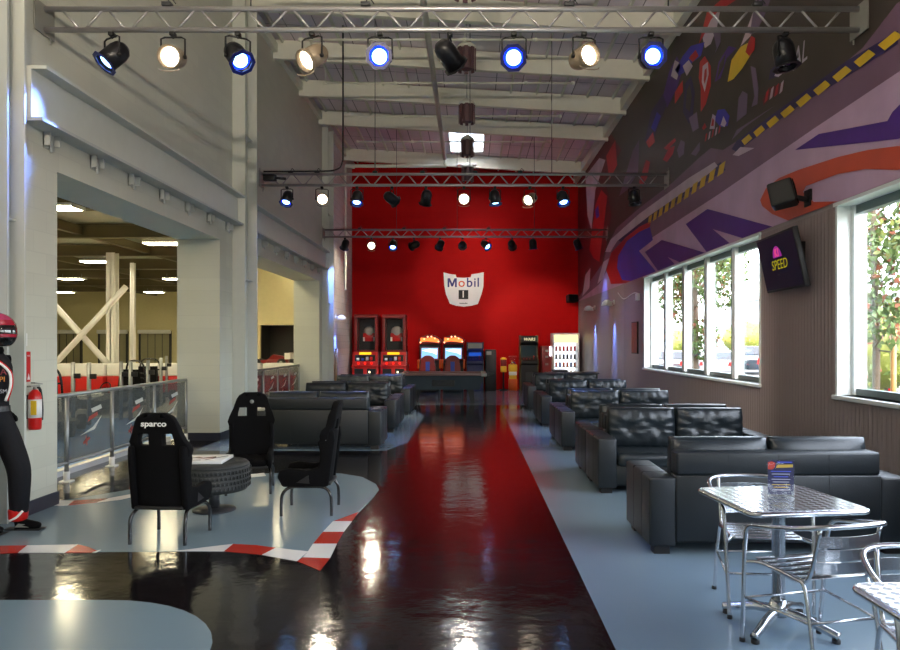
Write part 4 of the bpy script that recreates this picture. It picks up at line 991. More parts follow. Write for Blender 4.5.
a = MB(); a.box(-.1, .1, -.1, .1, .62, .82, bev=.02); a.build('coin_box', 'yellow', t)
a = MB(); a.box(-.1, .1, -.1, .1, .82, 1.04, bev=.02); a.build('globe', 'dark_red', t)
a = MB(); a.lathe([(.11, 0), (.11, .03), (.06, .07), (0, .08)], (0, 0, 1.04), seg=18); a.build('cap', 'yellow', t)
t = thing('candy_dispenser', 'stacked candy dispenser with orange base and yellow middle', 'vending machine', (1.44, 24.2, 0))
a = MB(); a.box(-.14, .14, -.14, .14, 0, .4, bev=.02); a.build('base', 'orange', t)
a = MB(); a.box(-.12, .12, -.12, .12, .4, .52); a.build('lower_globe', 'yellow', t)
a = MB(); a.box(-.13, .13, -.13, .13, .52, .64, bev=.02); a.build('coin_band', 'white', t)
a = MB(); a.box(-.14, .14, -.14, .14, .64, .88, bev=.02); a.build('upper_box', 'yellow', t)
a = MB(); a.box(-.12, .12, -.12, .12, .88, 1.12, bev=.02); a.build('upper_globe', 'clear', t)
a = MB(); a.box(-.13, .13, -.13, .13, 1.12, 1.16, bev=.01); a.build('cap', 'red', t)
for i in range(14):
    rr = random.Random(i); a = MB(); a.ball((rr.uniform(-.08, .08), rr.uniform(-.08, .08), .905+.04*(i//6)), .026, 0, seg=8); a.build('gumball', ['red', 'yellow', 'blue', 'white'][i % 4], t)
upright('tall upright arcade cabinet with black marquee lettered in white, mid right wall', 1.98, .3, 1.84, 'black_matt', mat('dark_gold_edge', (84, 76, 26), .4), txt='GAUNTLET'[:6] if False else 'WARS', panel=mat('dim_screen', (40, 58, 66), .1))
t = thing('coin_machine', 'small red coin machine next to the lit vending machine', 'machine', (2.58, 24.5, 0))
a = MB(); a.box(-.16, .16, -.2, .2, 0, 1.5, bev=.02); a.build('cabinet', 'dark_red', t)
for z in (1.3, 1.1, .85): a = MB(); a.box(-.04, .06, -.212, -.2, z, z+.07); a.build('slot', 'alu_plate', t)
a = MB(); a.box(.1, .155, -.215, -.2, 1.5-.34, 1.48); a.build('lit_strip', emat('strip_white', (240, 240, 255), 3), t)
t = thing('vending_machine', 'brightly lit vending machine in the right corner of the red wall', 'vending machine', (3.2, 24.3, 0))
a = MB(); a.box(-.44, .44, .3, .45, 0, 1.93); a.box(-.44, -.39, -.35, .3, 0, 1.93); a.box(.39, .44, -.35, .3, 0, 1.93); a.box(-.39, .39, -.35, .3, 0, .45); a.box(-.39, .39, -.35, .3, 1.86, 1.93); a.build('cabinet', 'white', t)
a = MB(); a.box(-.39, .39, -.355, -.33, 1.62, 1.87); a.build('header', emat('vending_header', (255, 226, 150), 1.2), t)
a = MB(); a.box(-.38, .38, .27, .29, .46, 1.6); a.build('light_panel', emat('vending_light', (235, 242, 250), 1.5), t)
a = MB(); a.box(-.36, .36, -.353, -.35, .5, 1.58); a.build('glass_door', 'clear', t)
a = MB(); a.box(-.3, .3, -.36, -.352, .12, .3); a.build('pickup_flap', 'black_matt', t)
vm = [(-.27, .55), (-.27, .82), (-.27, 1.09), (-.27, 1.36)]
for _, z in vm: a = MB(); a.box(-.38, .38, -.3, .25, z-.035, z-.02); a.build('shelf', 'alu_plate', t)
pk = None; k = 0
cols = ['white', 'blue', 'yellow', 'red', 'dark_grey', 'orange']
pcol = {}
for r_, (_, z) in enumerate(vm):
    for j in range(6):
        k += 1; cn = cols[(r_*5+j*7+j*j) % 6]
        if cn not in pcol:
            a = MB(); a.box(-.035, .035, -.03, .03, .02, .13, bev=.012); a.box(-.036, .036, -.004, .004, 0, .15); o = a.build('snack_packet', cn, None)
            pcol[cn] = o
        else: o = pcol[cn].copy(); COL.objects.link(o)
        o.location = (3.2-.31+j*.124, 24.3-.18+.0, z-.018)
        tag(o, 'small snack packet on a shelf inside the lit vending machine', 'snack', 'snacks in the vending machine')
# pool table
t = thing('pool_table', 'black pool table standing in front of the arcade machines', 'pool table', (-.71, 19.7, 0))
a = MB(); a.prism([(-1.1, .74), (1.1, .74), (.96, .36), (-.96, .36)], -.58, .58, 'Y'); a.build('cabinet', 'felt', t)
a = MB(); a.box(-1.14, 1.14, -.66, -.54, .735, .8, bev=.012); a.box(-1.14, 1.14, .54, .66, .735, .8, bev=.012); a.box(-1.14, -1.02, -.54, .54, .735, .8); a.box(1.02, 1.14, -.54, .54, .735, .8); a.build('rail', 'rail_wood', t)
a = MB(); a.box(-1.03, 1.03, -.55, .55, .74, .765); a.build('playing_surface', mat('red_felt', (110, 14, 18), .9), t)
for x in (-1.08, 1.08):
    for y in (-.6, .6):
        a = MB(); a.box(x-.075, x+.075, y-.075, y+.075, .71, .812, bev=.02); a.build('corner_casting', 'alu_plate', t)
for x in (-.72, .72):
    for y in (-.4, .4):
        s_ = 1 if x > 0 else -1
        a = MB(); a.prism([(x-.09, .37), (x+.09, .37), (x+s_*.06+.05, 0), (x+s_*.06-.05, 0)], y-.07, y+.07, 'Y'); a.build('leg', 'black_matt', t)
a = MB(); a.box(-.3, .3, -.592, -.585, .45, .62); a.build('coin_panel', 'black_metal', t)
# drum table
t = thing('console_table', 'dark pale-topped table on a round drum base behind the right-hand sofas', 'table', (2.72, 19.3, 0))
a = MB(); a.box(-.68, .68, -.4, .4, .79, .83, bev=.012); a.build('tabletop', mat('glossy_top', (120, 118, 116), .12), t)
a = MB(); a.box(-.64, .64, -.36, .36, .68, .79, bev=.01); a.build('apron', 'black_matt', t)
a = MB(); a.lathe([(.42, 0), (.42, .68)], seg=32); a.build('drum_base', 'dark_grey', t)
t = thing('small_bowl', 'dark low basket of papers on the drum-base table', 'basket', (2.4, 19.25, .831))
a = MB(); a.box(-.2, .2, -.12, .12, 0, .05, bev=.012); a.build('basket', 'black_matt', t)
a = MB(); a.box(-.16, .16, -.09, .09, .05, .07); a.build('papers', 'white', t)
# cue rack
t = thing('cue_rack', 'wooden cue rack standing against the left wall past the second opening', 'rack', (-4.0, 21.65, 0))
a = MB(); a.box(-.095, 0, -.2, .2, 0, .08); a.box(-.095, -.04, -.2, .2, .9, .96); a.box(-.095, -.07, -.2, .2, .08, 1.35); a.build('rack_body', 'wood', t)
for i in range(4):
    c_ = MB(); c_.tube([(0, 0, 0), (0, 0, 1.35)], [.016, .008], 8); o = c_.build('pool_cue', 'wood', None, (-4.02, 21.5+i*.1, .082)); tag(o, 'wooden pool cue standing in the rack on the left wall', 'cue', 'pool cues in the rack')

# wall lamps, speakers, picture, TV, conduit, extinguisher
def sconce(x, y, z, sgn, label):
    t = thing('wall_sconce', label, 'lamp', (x, y, z))
    a = MB(); a.box(min(0, sgn*.04), max(0, sgn*.04), -.06, .06, -.06, .06, bev=.01); a.build('bracket', 'white', t)
    a = MB(); a.tube([(sgn*.03, 0, 0), (sgn*.16, 0, .02)], .012, 8); a.build('arm', 'white', t)
    a = MB(); a.lathe([(.05, .06), (.12, 0), (.15, -.09), (.14, -.09), (.04, .04)], (sgn*.2, 0, 0), (0, 0, 1), 20); a.build('shade', 'white', t)
    l = bpy.data.lights.new('lamp_bulb', 'SPOT'); l.energy = 420; l.color = (.12, .25, 1); l.spot_size = R(34); l.spot_blend = .8; l.shadow_soft_size = .03
    o = bpy.data.objects.new('lamp_bulb', l); COL.objects.link(o); o.parent = t; o.location = (sgn*.2, 0, -.1); o.rotation_euler = Vector((-sgn*.16, 0, -1)).to_track_quat('-Z', 'Y').to_euler()
sconce(XR-.001, 18.7, 2.66, -1, 'white wall lamp with blue glow, on the right wall before the corner')
sconce(XR-.001, 21.6, 2.66, -1, 'white wall lamp with blue glow, close to the right back corner')
sconce(XL+.001, 21.9, 2.4, 1, 'white wall lamp throwing blue light on the left wall')
def speaker(loc, rz, tilt, label, s=1.0):
    t = thing('wall_speaker', label, 'speaker', loc, 0)
    mx = Matrix.Rotation(rz, 4, 'Z') @ Matrix.Rotation(tilt, 4, 'X')
    a = MB(); a.prism([(-.2*s, -.12*s), (.2*s, -.12*s), (.16*s, .14*s), (-.16*s, .14*s)], -.13*s, .13*s, 'Z', mx=mx); o = a.build('cabinet', 'black_matt', t)
    md = o.modifiers.new('b', 'BEVEL'); md.width = .025; md.segments = 3
    a = MB(); a.box(-.17*s, .17*s, -.13*s, -.122*s, -.11*s, .11*s, mx=mx); a.build('grille', 'black_fabric', t)
    return t
t = speaker((XR-.3, 7.95, 3.24), R(62), R(-12), 'black wall speaker on the mural above the television')
a = MB(); a.tube([(.08, 0, -.02), (.28, 0, -.06)], .03, 8); a.box(.26, .286, -.07, .07, -.13, .05); a.build('bracket', 'black_matt', t)
t = speaker((XR-.28, 24.6, 3.12), R(20), R(-8), 'black wall speaker in the far right corner of the red wall', 1.0)
a = MB(); a.tube([(0, .1, 0), (0, .38, 0)], .03, 8); a.build('bracket', 'black_matt', t)
t = thing('television', 'black flat television tilted down on the wall between the two windows', 'television', (3.6, 8.32, 2.54))
mx = Matrix.Rotation(R(-90-3), 4, 'Z') @ Matrix.Rotation(R(12), 4, 'X')
a = MB(); a.box(-.57, .57, -.03, .03, -.33, .33, bev=.008, mx=mx); a.build('case', 'black_matt', t)
a = MB(); a.box(-.545, .545, -.0325, -.03, -.30, .305, mx=mx); sc_ = a.build('screen', mat('tv_screen', (10, 11, 26), .5, spec=.15, emit=.3, ecol=(16, 15, 34)), t)
pur = emat('logo_purple', (120, 36, 110), .9); yel = emat('logo_yellow', (130, 120, 20), .9)
a = MB(); a.text('SPEED', .16, mx @ Matrix.Translation((0, -.034, -.03)) @ TX_, 1, .0008, 0, .25, sx=1.1)
arc_ = [(cos(q)*.13, .06+sin(q)*.13) for q in [R(v) for v in range(0, 181, 15)]]
a.prism(arc_, -.034, -.0332, 'Y', 0, mx=mx); a.build('logo', [pur, yel], sc_)
a = MB(); a.text('K1', .12, mx @ Matrix.Translation((-.0, -.0365, .11)) @ TX_, 0, .0008, .006, .2); a.build('logo_letters', emat('logo_dark', (190, 60, 110), .9), sc_)
a = MB(); a.box(.0, .1, -.1, .1, -.15, .15); a.box(.1, .158, -.25, .25, -.2, .2); a.build('wall_mount', 'black_matt', t)
t = thing('wall_picture', 'narrow brown and orange picture on the right wall left of the far window', 'picture', (XR-.03, 16.35, 1.72))
a = MB(); a.box(-.0, .03, -.28, .28, -.36, .36); a.build('frame', 'black_matt', t)
a = MB(); a.box(-.004, 0, -.26, .26, -.34, .34); pm = mat('picture_print', (126, 58, 34), .5, var=.7, vscale=9); a.build('print', pm, t)
t = thing('wall_box', 'small white junction box high on the right wall beside the far window', 'box', (XR-.04, 16.0, 2.62))
a = MB(); a.box(-.03, .04, -.1, .1, -.08, .08, bev=.01); a.build('box', 'white', t)
a = MB(); a.tube(bez([(.02, 0, .08), (.02, .5, .12), (.02, 1.5, .05), (.02, 2.2, .25)], 4), .012, 6); a.build('cable', 'white', t)
# sprinkler and conduit pipes
t = thing('sprinkler_main', 'pale main pipe running along under the ceiling', 'pipe', (-.75, 0, 7.08))
a = MB(); a.tube([(0, -5, 0), (0, 21.4, 0)], .055, 12); a.build('pipe', 'beam', t)
a = MB(); a.tube([(0, 21.4, 0), (0, 21.4, -.25)], .055, 12); a.tube([(0, 21.4, -.22), (-2.95, 21.4, -.22)], .05, 12); a.tube([(-2.95, 21.4, -.22), (-2.95, 21.4, -3.9)], .03, 8); a.build('branch', 'beam', t)
for i, y in enumerate((4.2, 6.45, 8.7, 10.95, 13.2, 15.4, 17.65, 19.9)):
    a = MB(); a.tube([(-3.1, y, 7.16), (2.2, y, 7.16)], .022, 8)
    for x in (-3.1, -1.6, -.1, 1.2, 2.2): a.lathe([(.035, -.04), (.035, .04)], (x, y, 7.16), (1, 0, 0), 8); a.tube([(x, y, 7.16), (x, y, zc(x)-.05)], .006, 5)
    tag(a.build('sprinkler_pipe', 'beam', None), 'thin sprinkler branch pipe crossing under the ceiling', 'pipe', 'sprinkler branch pipes')
for i, (y, z) in enumerate(((1.5, 6.6), (4.4, 6.6), (7.3, 6.6), (10.2, 6.6), (13.35, 6.75), (15.9, 6.55), (18.7, 6.55), (21.2, 6.45))):
    t = thing('pendant_lamp', 'ribbed high-bay lamp hanging from the ceiling, %s from the camera' % (['first', 'second', 'third', 'fourth', 'fifth', 'sixth', 'seventh', 'eighth'][i]), 'lamp', (-.07, y, z), 0, 'high-bay lamps along the ceiling')
    a = MB(); a.lathe([(.2, .3), (.17, .36), (.03, .46)], seg=8); a.build('cap', 'steel_white', t)
    a = MB()
    for k in range(8): q = 2*pi*k/8; a.box(-.035, .035, -.012, .012, -.1, .3, mx=Matrix.Rotation(q, 4, 'Z') @ Matrix.Translation((0, -.17, 0)))
    a.lathe([(.14, -.06), (.14, .3)], seg=12); a.build('housing', mat('brown_housing', (92, 66, 70), .5), t)
    a = MB(); a.tube([(0, 0, .45), (0, 0, zc(-.07)-z-.02)], .008, 6); a.build('hanger', 'galv', t)
t = thing('ceiling_camera', 'white dome security camera under the ceiling beam', 'camera', (-.1, 21.9, 7.0))
a = MB(); a.box(-.3, .3, -.12, .12, 0, .06); a.build('mount', 'white', t)
a = MB(); a.lathe([(.14, 0), (.13, -.1), (.05, -.17), (0, -.18)], seg=18); a.build('dome', 'alu_plate', t)
# fire extinguisher and its sign
t = thing('fire_extinguisher', 'red fire extinguisher with yellow and white label on the left pillar', 'fire extinguisher', (XL+.075, 6.66, .8))
a = MB(); a.lathe([(.05, 0), (.056, .02), (.056, .3), (.046, .34), (.02, .37)], seg=24); a.build('cylinder', 'red', t)
a = MB(); a.lathe([(.0575, .11), (.0575, .28)], seg=24); a.build('label', 'white', t)
a = MB(); a.box(.0, .05, -.0625, -.057, .14, .27); a.build('tag', 'yellow', t)
a = MB(); a.tube([(0, 0, .37), (0, 0, .4)], .016, 8); a.box(-.02, .02, -.09, .05, .395, .41); a.box(-.02, .02, -.09, .03, .42, .43, mx=Matrix.Rotation(R(-8), 4, 'X')); a.build('handle', 'alu_plate', t)
a = MB(); a.tube(bez([(0, .03, .39), (.0, .085, .36), (.02, .08, .2), (.02, .075, .08)], 4), .012, 8); a.build('hose', 'black_matt', t)
a = MB(); a.box(-.075, -.053, -.03, .03, .1, .32); a.build('wall_bracket', 'dark_grey', t)
t = thing('extinguisher_sign', 'narrow red fire extinguisher sign above the extinguisher', 'sign', (XL+.001, 6.68, 1.24))
a = MB(); a.box(0, .004, -.03, .03, 0, .28); a.build('plate', 'red', t)
a = MB(); a.text('FIRE', .022, Matrix.Translation((.0045, 0, .24)) @ Matrix(((0, 0, 1, 0), (1, 0, 0, 0), (0, 1, 0, 0), (0, 0, 0, 1))), 0, .0004, 0); a.prism([(-.02, .02), (.02, .02), (0, .08)], .004, .0048, 'X'); a.build('lettering', 'white', t)
t = thing('light_switch', 'pale switch plate on the left pillar beside the helmet', 'switch', (XL+.001, 6.61, 1.63))
a = MB(); a.box(0, .012, -.04, .04, -.06, .06, bev=.003); a.build('plate', 'white', t)
a = MB(); a.box(.012, .02, -.01, .01, -.02, .02); a.build('toggle', 'white', t)

# ================================================================== OUTSIDE
g = MB(); g.box(XR+.35, 90, -40, 110, -.35, -.3); struct('ground', g, mat('asphalt_lot', (84, 84, 84), .8, var=.15))
g = MB(); g.box(XR+.35, 7.2, -40, 60, -.3, -.22); struct('ground.001', g, mat('planting_bed', (78, 88, 48), .9, var=.3, vscale=3))
leafm = [mat('leaf_green', (70, 92, 40), .6, var=.5, vscale=3), mat('leaf_autumn', (124, 66, 42), .6, var=.5, vscale=3), mat('leaf_yellow', (92, 100, 30), .6, var=.35, vscale=3)]
def leaves(mb, c, rx, rz, n, size, mix, rnd):
    bm = mb.bm
    for i in range(n):
        while True:
            v = Vector((rnd.uniform(-1, 1), rnd.uniform(-1, 1), rnd.uniform(-1, 1)))
            if .25 < v.length < 1: break
        p = Vector(c)+Vector((v.x*rx, v.y*rx, v.z*rz)); e = Euler((rnd.uniform(0, 6), rnd.uniform(0, 6), rnd.uniform(0, 6))).to_matrix(); s_ = size*rnd.uniform(.6, 1.3)
        q = [p+e @ Vector(u)*s_ for u in ((-.5, 0, 0), (-.15, .35, 0), (.5, 0, .1), (-.15, -.35, 0))]
        f_ = bm.faces.new([bm.verts.new(u) for u in q]); r_ = rnd.random(); f_.material_index = 0 if r_ < mix[0] else 1 if r_ < mix[1] else 2
def tree(x, y, h, label, clumps, mix, tr=.07, seed=0, stake=False, size=.115):
    rnd = random.Random(seed); t = thing('tree', label, 'tree', (x, y, -.3))
    a = MB(); a.tube(bez([(0, 0, 0), (.04, .03, h*.35), (-.03, 0, h*.7), (0, .02, h)], 5), [tr]*8+[tr*.8]*5+[tr*.4]*3, 8); a.build('trunk', mat('bark', (86, 74, 60), .9, bump=.4), t)
    a = MB()
    for (cx, cy, cz, rx, rz, n) in clumps: a.tube([(0, 0, cz-rz*.9), (cx, cy, cz)], .018, 5)
    a.build('branches', mat('branch_bark', (110, 96, 78), .9), t)
    a = MB()
    for (cx, cy, cz, rx, rz, n) in clumps: leaves(a, (cx, cy, cz), rx, rz, int(n*2.1), size, mix, rnd)
    a.build('foliage', leafm, t)
    if stake:
        a = MB(); a.tube([(.25, -.1, 0), (.25, -.1, 2.35)], .045, 8); a.build('stake', 'wood', t)
        a = MB(); a.tube([(.25, -.1, 1.75), (0, 0, 1.78)], .012, 6); a.build('tie', 'black_matt', t)
tree(6.1, 19.6, 6.2, 'slender tree with green and russet leaves outside the far window', [(-.3, .5, 3.2, .6, .8, 420), (.3, .2, 3.9, .8, .7, 500), (-.2, 1.2, 3.8, .7, .7, 400), (.2, -.2, 2.0, .4, .6, 260), (.1, -1.7, 3.7, .7, 1.0, 560), (.2, -1.2, 4.3, .8, .6, 400)], (.86, .94), .1, 3)
tree(6.75, 12.0, 5.2, 'young staked tree with green and red leaves outside the near window', [(-.1, -.3, 3.1, .9, .8, 480), (.3, .3, 4.0, .9, .8, 420), (-.3, .5, 2.4, .6, .5, 200), (.3, -.9, 3.6, .8, .9, 360), (-.2, -.8, 2.2, .6, .4, 160)], (.78, .92), .06, 5, True)
def shrub(x, y, r, h, label, mix, n, seed):
    rnd = random.Random(seed); t = thing('shrub', label, 'shrub', (x, y, -.3))
    a = MB(); a.tube([(0, 0, 0), (0, 0, h*.6)], .06, 6); a.build('stem', 'wood', t)
    a = MB(); leaves(a, (0, 0, h*.6), r, h*.42, n, .16, mix, rnd); a.ball((0, 0, h*.6), 1, 2, (r*.75, r*.75, h*.32), 14); a.build('foliage', leafm, t)
shrub(20.0, 52.0, 2.3, 3.8, 'round yellow-green tree beyond the car park, seen in the far window', (.25, .27), 900, 1)
shrub(16.6, 57.5, 1.5, 3.2, 'smaller yellow-green shrub beside the round tree in the far window', (.3, .32), 700, 2)
shrub(9.7, 17.0, 1.3, 2.9, 'dense yellow-green bush outside the near window', (.45, .5), 1000, 4)
shrub(13.2, 24.5, 1.5, 2.8, 'green bush farther out beyond the near window', (.6, .63), 900, 6)
def car(x, y, rz, body, label, suv=False):
    t = thing('parked_car', label, 'car', (x, y, -.3), rz)
    h = .28 if suv else 0
    prof = [(-2.2, .3), (-2.2, .78+h*.6), (-2.05, .92+h*.7), (-1.55, .98+h*.8), (-1.1, 1.42+h), (.55, 1.45+h), (1.15, 1.0+h*.5), (2.05, .86+h*.3), (2.22, .62), (2.2, .3)]
    a = MB(); a.prism([(p[0], p[1]) for p in prof], -.85, .85, 'Y'); o = a.build('body', body, t); md = o.modifiers.new('b', 'BEVEL'); md.width = .07; md.segments = 3
    for f_ in o.data.polygons: f_.use_smooth = True
    gl = 'black_metal'
    a = MB()
    for s_ in (-1, 1): y0, y1 = sorted((s_*.852, s_*.86)); a.prism([(-1.35, 1.02+h*.8), (-1.0, 1.36+h), (.45, 1.38+h), (.95, 1.02+h*.5)], y0, y1, 'Y')
    a.build('side_window', gl, t)
    a = MB(); a.prism([(-1.59, 1.0+h*.8), (-1.16, 1.4+h), (-1.13, 1.38+h), (-1.55, .98+h*.8)], -.7, .7, 'Y'); a.build('rear_window', gl, t)
    a = MB(); a.prism([(.62, 1.42+h), (1.16, 1.02+h*.5), (1.12, 1.0+h*.5), (.58, 1.4+h)], -.7, .7, 'Y'); a.build('windscreen', gl, t)
    for s_ in (-1, 1): y0, y1 = sorted((s_*.68, s_*.84)); a = MB(); a.box(-2.24, -2.18, y0, y1, .66, .86+h*.5); a.build('tail_light', 'red', t)
    for xx in (-1.35, 1.4):
        for s_ in (-1, 1): a = MB(); a.lathe([(.2, -.1), (.31, -.1), (.33, -.07), (.33, .07), (.31, .1), (.2, .1)], (xx, s_*.8, .33), (0, 1, 0), 20); a.lathe([(.18, -.06), (.18, .105 if s_ > 0 else .06)], (xx, s_*.8, .33), (0, 1, 0), 14, 1); a.build('wheel', ['rubber', 'alu_plate'], t)
car(17.6, 45, R(60), mat('car_teal', (22, 34, 42), .2, coat=.6), 'dark teal estate car parked outside the far window', True)
car(14.6, 41.5, R(60), mat('car_white', (104, 106, 110), .2, coat=.6), 'white car parked beyond the teal one outside the far window')
car(12.4, 43, R(60), mat('car_silver', (66, 70, 76), .2, .3, coat=.6), 'silver car parked deep in the lot, seen left in the far window')
car(11.0, 20.3, R(60), mat('car_pale', (100, 108, 116), .2, coat=.6), 'pale car parked close outside the near window')
t = thing('office_building', 'pale office building far across the car park', 'building', (40, 62, -.3))
a = MB(); a.box(-16, 16, -8, 8, 0, 5.5); a.build('wall', mat('pale_building', (150, 156, 160), .7), t)
a = MB(); a.box(-16.3, 16.3, -8.3, 8.3, 5.5, 5.8); a.build('roof', 'steel_white', t)
for i in range(8): a = MB(); a.box(-15+i*3.8, -12.6+i*3.8, -8.05, -8.0, 1.2, 3.4); a.build('window', 'window_dark', t)

# ================================================================== PERSON IN RACING SUIT (leaning on the wall, facing right)
def skin(name, V_, E_, mats, parent, sub=2):
    me = bpy.data.meshes.new(name); me.from_pydata([v[:3] for v in V_], E_, []); me.update()
    o = bpy.data.objects.new(name, me); COL.objects.link(o); o.parent = parent
    md = o.modifiers.new('skin', 'SKIN')
    for i, v in enumerate(V_):
        r_ = v[3]; me.skin_vertices[0].data[i].radius = (r_, v[4] if len(v) > 4 else r_)
    me.skin_vertices[0].data[0].use_root = True
    s_ = o.modifiers.new('sub', 'SUBSURF'); s_.levels = sub; s_.render_levels = sub
    md.use_smooth_shade = True
    for m_ in mats: me.materials.append(M[m_] if isinstance(m_, str) else m_)
    return o
suit = mat('racing_suit_black', (17, 17, 22), .75, bump=.25, bscale=14, spec=.25)
P = thing('person', 'person in a black racing suit and red helmet leaning against the left wall', 'person', (-4.04, 6.02, 0))
bv = [(-.03, 0, .95, .145, .12), (-.045, 0, 1.12, .13, .12), (-.06, 0, 1.3, .15, .13), (-.07, 0, 1.44, .12, .1), (-.055, 0, 1.53, .062), (-.05, 0, 1.6, .06),
      (-.0, -.095, .9, .1), (.14, -.05, .52, .075), (.13, .02, .12, .056),      # camera-side... right leg (knee bent forward)
      (-.02, .1, .9, .1), (.04, .14, .52, .075), (-.0, .12, .12, .056)]
# legs: near leg straight down, far leg forward
bv = [(.02, 0, .96, .14, .12), (.04, 0, 1.12, .13, .12), (.06, 0, 1.3, .165, .14), (.05, 0, 1.43, .115, .1), (.05, 0, 1.53, .06), (.06, 0, 1.6, .058),
      (.08, .08, .9, .115), (.2, .12, .53, .1), (.17, .16, .17, .08), (.165, .16, .1, .066),
      (.0, -.1, .9, .11), (.0, -.06, .53, .09), (-.06, .0, .17, .074), (-.06, .0, .1, .062),
      (.01, -.19, 1.42, .066), (-.05, -.22, 1.17, .058), (.03, -.2, 1.06, .046),
      (.01, .19, 1.42, .062), (-.06, .23, 1.18, .052), (.0, .2, 1.03, .042)]
be = [(0, 1), (1, 2), (2, 3), (3, 4), (4, 5), (0, 6), (6, 7), (7, 8), (8, 9), (0, 10), (10, 11), (11, 12), (12, 13), (3, 14), (14, 15), (15, 16), (3, 17), (17, 18), (18, 19)]
body = skin('body', bv, be, [suit], P)
# helmet
a = MB(); rr = bmesh.ops.create_uvsphere(a.bm, u_segments=28, v_segments=20, radius=1)
for v in a.bm.verts:
    x, y, z = v.co
    k = 1+.12*max(0, -z)*max(0, x)
    v.co = Vector((x*.165*k, y*.135, z*.158*(1 if z > 0 else 1.05)))+Vector((.075, 0, 1.70))
    if z < -.8: v.co.z = max(v.co.z, 1.70-.128)
for f_ in a.bm.faces:
    f_.smooth = True; c_ = f_.calc_center_median()-Vector((.075, 0, 1.70))
    f_.material_index = 1 if (c_.x > .05 and -.03 < c_.z < .05) else 2 if (c_.z > .095) else 0 if c_.z > -.04 else 3 if c_.x > .06 else 0
a.build('helmet', [mat('helmet_red', (150, 22, 44), .2, coat=.8, var=.4, vscale=20), mat('visor', (34, 30, 30), .06, coat=1), mat('helmet_pink', (176, 50, 96), .2, coat=.8, var=.4, vscale=20), 'black_metal'], P)
a = MB(); a.lathe([(.018, 0), (.018, .012)], (.06, -.128, 1.71), (0, -1, 0), 12); a.build('visor_pivot', 'alu_plate', P)
a = MB(); a.lathe([(.075, 0), (.082, .03), (.07, .06)], (.05, 0, 1.51), (0, 0, 1), 20); a.build('collar', 'black_fabric', P)
a = MB()
pr = [(.14, .11), (.135, .115)]
bm = a.bm; rings = []
for z, rx, ry in ((1.03, .15, .13), (1.075, .148, .128)):
    rings.append([bm.verts.new((.03+rx*cos(2*pi*k/28)*.98, ry*1.08*sin(2*pi*k/28), z)) for k in range(28)])
for k in range(28): bm.faces.new((rings[0][k], rings[0][(k+1) % 28], rings[1][(k+1) % 28], rings[1][k]))
a.build('belt', 'dark_grey', P)
TF = Matrix(((.55, 0, .835, 0), (.835, 0, -.55, 0), (0, 1, 0, 0), (0, 0, 0, 1)))
a = MB(); a.text('FOX', .03, Matrix.Translation((.075, -.112, 1.052)) @ TF, 0, .001, .001) if False else a.box(.1, .16, -.125, -.119, 1.045, 1.062)
a.build('belt_print', 'white', P)
for nm, z, h_, m_, xs in (('chest_print_orange', 1.30, .04, mat('print_orange', (196, 120, 24), .6), (.0, .045)), ('chest_print_red', 1.36, .05, mat('print_red', (120, 22, 30), .6), (.0, .045)), ('chest_print_white', 1.2, .03, mat('print_pale', (150, 150, 155), .6), (.0, .045))):
    a = MB(); a.text({'chest_print_orange': 'SPI', 'chest_print_red': 'RA', 'chest_print_white': 'WSM'}[nm], h_*1.5, Matrix.Translation((.186, -.112, z)) @ TF, 0, .002, 0); a.build(nm, m_, P)
for y, mm in ((-.045, 'white'), (-.025, 'red')):
    a = MB(); a.tube(bez([(.15, y-.05, 1.45), (.215, y, 1.36), (.225, y, 1.24), (.185, y, 1.12)], 4), .011, 6); a.build('suit_stripe', mm, P)
for (x, y) in ((.162, .16), (-.06, 0)):
    a = MB(); a.lathe([(.064, 0), (.074, .02), (.078, .09), (.074, .1)], (x, y, .08), (0, 0, 1), 20); cu = a.build('trouser_cuff', 'red', P)
    a = MB(); a.tube(bez([(x-.03, y-.075, .09), (x+.03, y-.076, .12), (x+.068, y-.045, .17)], 4), .01, 6); a.build('cuff_stripe', 'white', cu)
    sh = skin('shoe', [(x-.05, y, .055, .05, .052), (x+.04, y, .05, .05, .048), (x+.14, y, .038, .044, .036), (x+.2, y, .034, .034, .03), (x-.01, y, .11, .045)], [(0, 1), (1, 2), (2, 3), (0, 4)], ['black_fabric'], P)
    a = MB(); a.prism([(x-.09, .0), (x+.2, 0), (x+.225, .012), (x-.095, .012)], y-.045, y+.045, 'Y'); a.build('sole', 'rubber', sh)
    a = MB(); a.prism([(x+.0, .03), (x+.03, .06), (x+.09, .055), (x+.06, .045), (x+.12, .03)], y-.052, y-.046, 'Y'); a.build('shoe_stripe', 'alu_plate', sh)
for (hx, hy, hz, s_) in ((.03, -.2, 1.06, -1), (.0, .2, 1.03, 1)):
    gv = [(hx, hy, hz, .036, .026), (hx+.055, hy-s_*.02, hz-.03, .038, .022), (hx+.09, hy-s_*.03, hz-.045, .036, .019)]; ge = [(0, 1), (1, 2)]
    for k in range(4):
        oy = (-.028+.0185*k); L = (.07, .08, .076, .06)[k]; b0 = len(gv)
        gv += [(hx+.1, hy-s_*.03+oy, hz-.05, .0095), (hx+.1+L*.5, hy-s_*.035+oy, hz-.07, .009), (hx+.1+L*.6, hy-s_*.04+oy, hz-.07-L*.45, .008)]
        ge += [(2, b0), (b0, b0+1), (b0+1, b0+2)]
    b0 = len(gv); gv += [(hx+.035, hy-s_*.02, hz+.012, .012), (hx+.075, hy-s_*.035, hz+.006, .011), (hx+.1, hy-s_*.045, hz-.008, .009)]; ge += [(1, b0), (b0, b0+1), (b0+1, b0+2)]
    skin('glove', gv, ge, ['black_fabric'], P, 1)

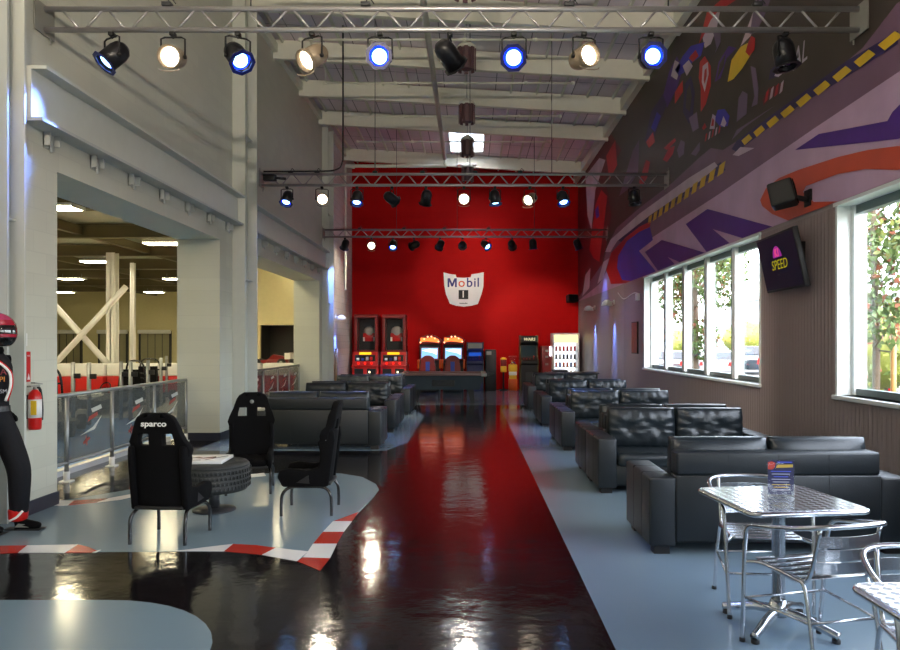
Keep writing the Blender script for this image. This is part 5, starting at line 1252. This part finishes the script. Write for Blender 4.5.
# ================================================================== LIGHT
# added unseen truss of warm fill lamps behind the camera, brightens the room
t = thing('lighting_truss', 'added unseen truss carrying the fill lamps behind the camera position', 'truss', (0, -.6, 4.6))
a = MB(); a.tube([(-4.3, 0, .2), (3.735, 0, .2)], .026, 10); a.build('top_chord', 'alu_truss', t)
a = MB(); a.tube([(-4.3, 0, 0), (3.735, 0, 0)], .026, 10); a.build('bottom_chord', 'alu_truss', t)
a = MB()
for i in range(34): xa = -4.2+i*.23; a.tube([(xa, 0, .2 if i % 2 else 0), (xa+.22, 0, 0 if i % 2 else .2)], .011, 6)
a.build('web_bars', 'alu_truss', t)
for i, (x, am) in enumerate(((-3.0, (.1, .9, .0)), (-1.6, (-.1, .75, .5)), (-.75, (.1, .9, .1)), (1.2, (-.1, .7, .6)), (2.6, (-.7, .6, .0)))):
    par('added warm fill lamp behind the camera, %s from the left' % O[i], x, -.6, 4.588, am, 'w', 'added fill lamps behind the camera', .25, 1.0, 520 if am[2] > .3 else 230, 100)
wd = bpy.data.worlds.new('sky'); S.world = wd; wd.use_nodes = True; nt = wd.node_tree
bg = nt.nodes['Background']
sky = nt.nodes.new('ShaderNodeTexSky'); sky.sky_type = 'NISHITA'; sky.sun_disc = False; sky.sun_elevation = R(48); sky.sun_rotation = R(200); sky.dust_density = 4; sky.air_density = 1.0
mx_ = nt.nodes.new('ShaderNodeMix'); mx_.data_type = 'RGBA'; mx_.inputs[0].default_value = .75; mx_.inputs[7].default_value = (.5, .53, .55, 1)
hs = nt.nodes.new('ShaderNodeMix'); hs.data_type = 'RGBA'; hs.blend_type = 'MULTIPLY'; hs.inputs[0].default_value = 1; hs.inputs[7].default_value = (.35, .35, .35, 1)
nt.links.new(sky.outputs[0], hs.inputs[6]); nt.links.new(hs.outputs[2], mx_.inputs[6]); nt.links.new(mx_.outputs[2], bg.inputs[0])
bg.inputs[1].default_value = 12
for k, (a, b_, n_) in enumerate(WINS):                       # sampling portals in the real window openings
    l = bpy.data.lights.new('window_portal', 'AREA'); l.shape = 'RECTANGLE'; l.size = b_-a-.1; l.size_y = ZT-ZS-.1; l.cycles.is_portal = True
    o = bpy.data.objects.new('window_portal', l); COL.objects.link(o); o.location = (XR+.27, (a+b_)/2, (ZS+ZT)/2); o.rotation_euler = (R(90), 0, R(90))
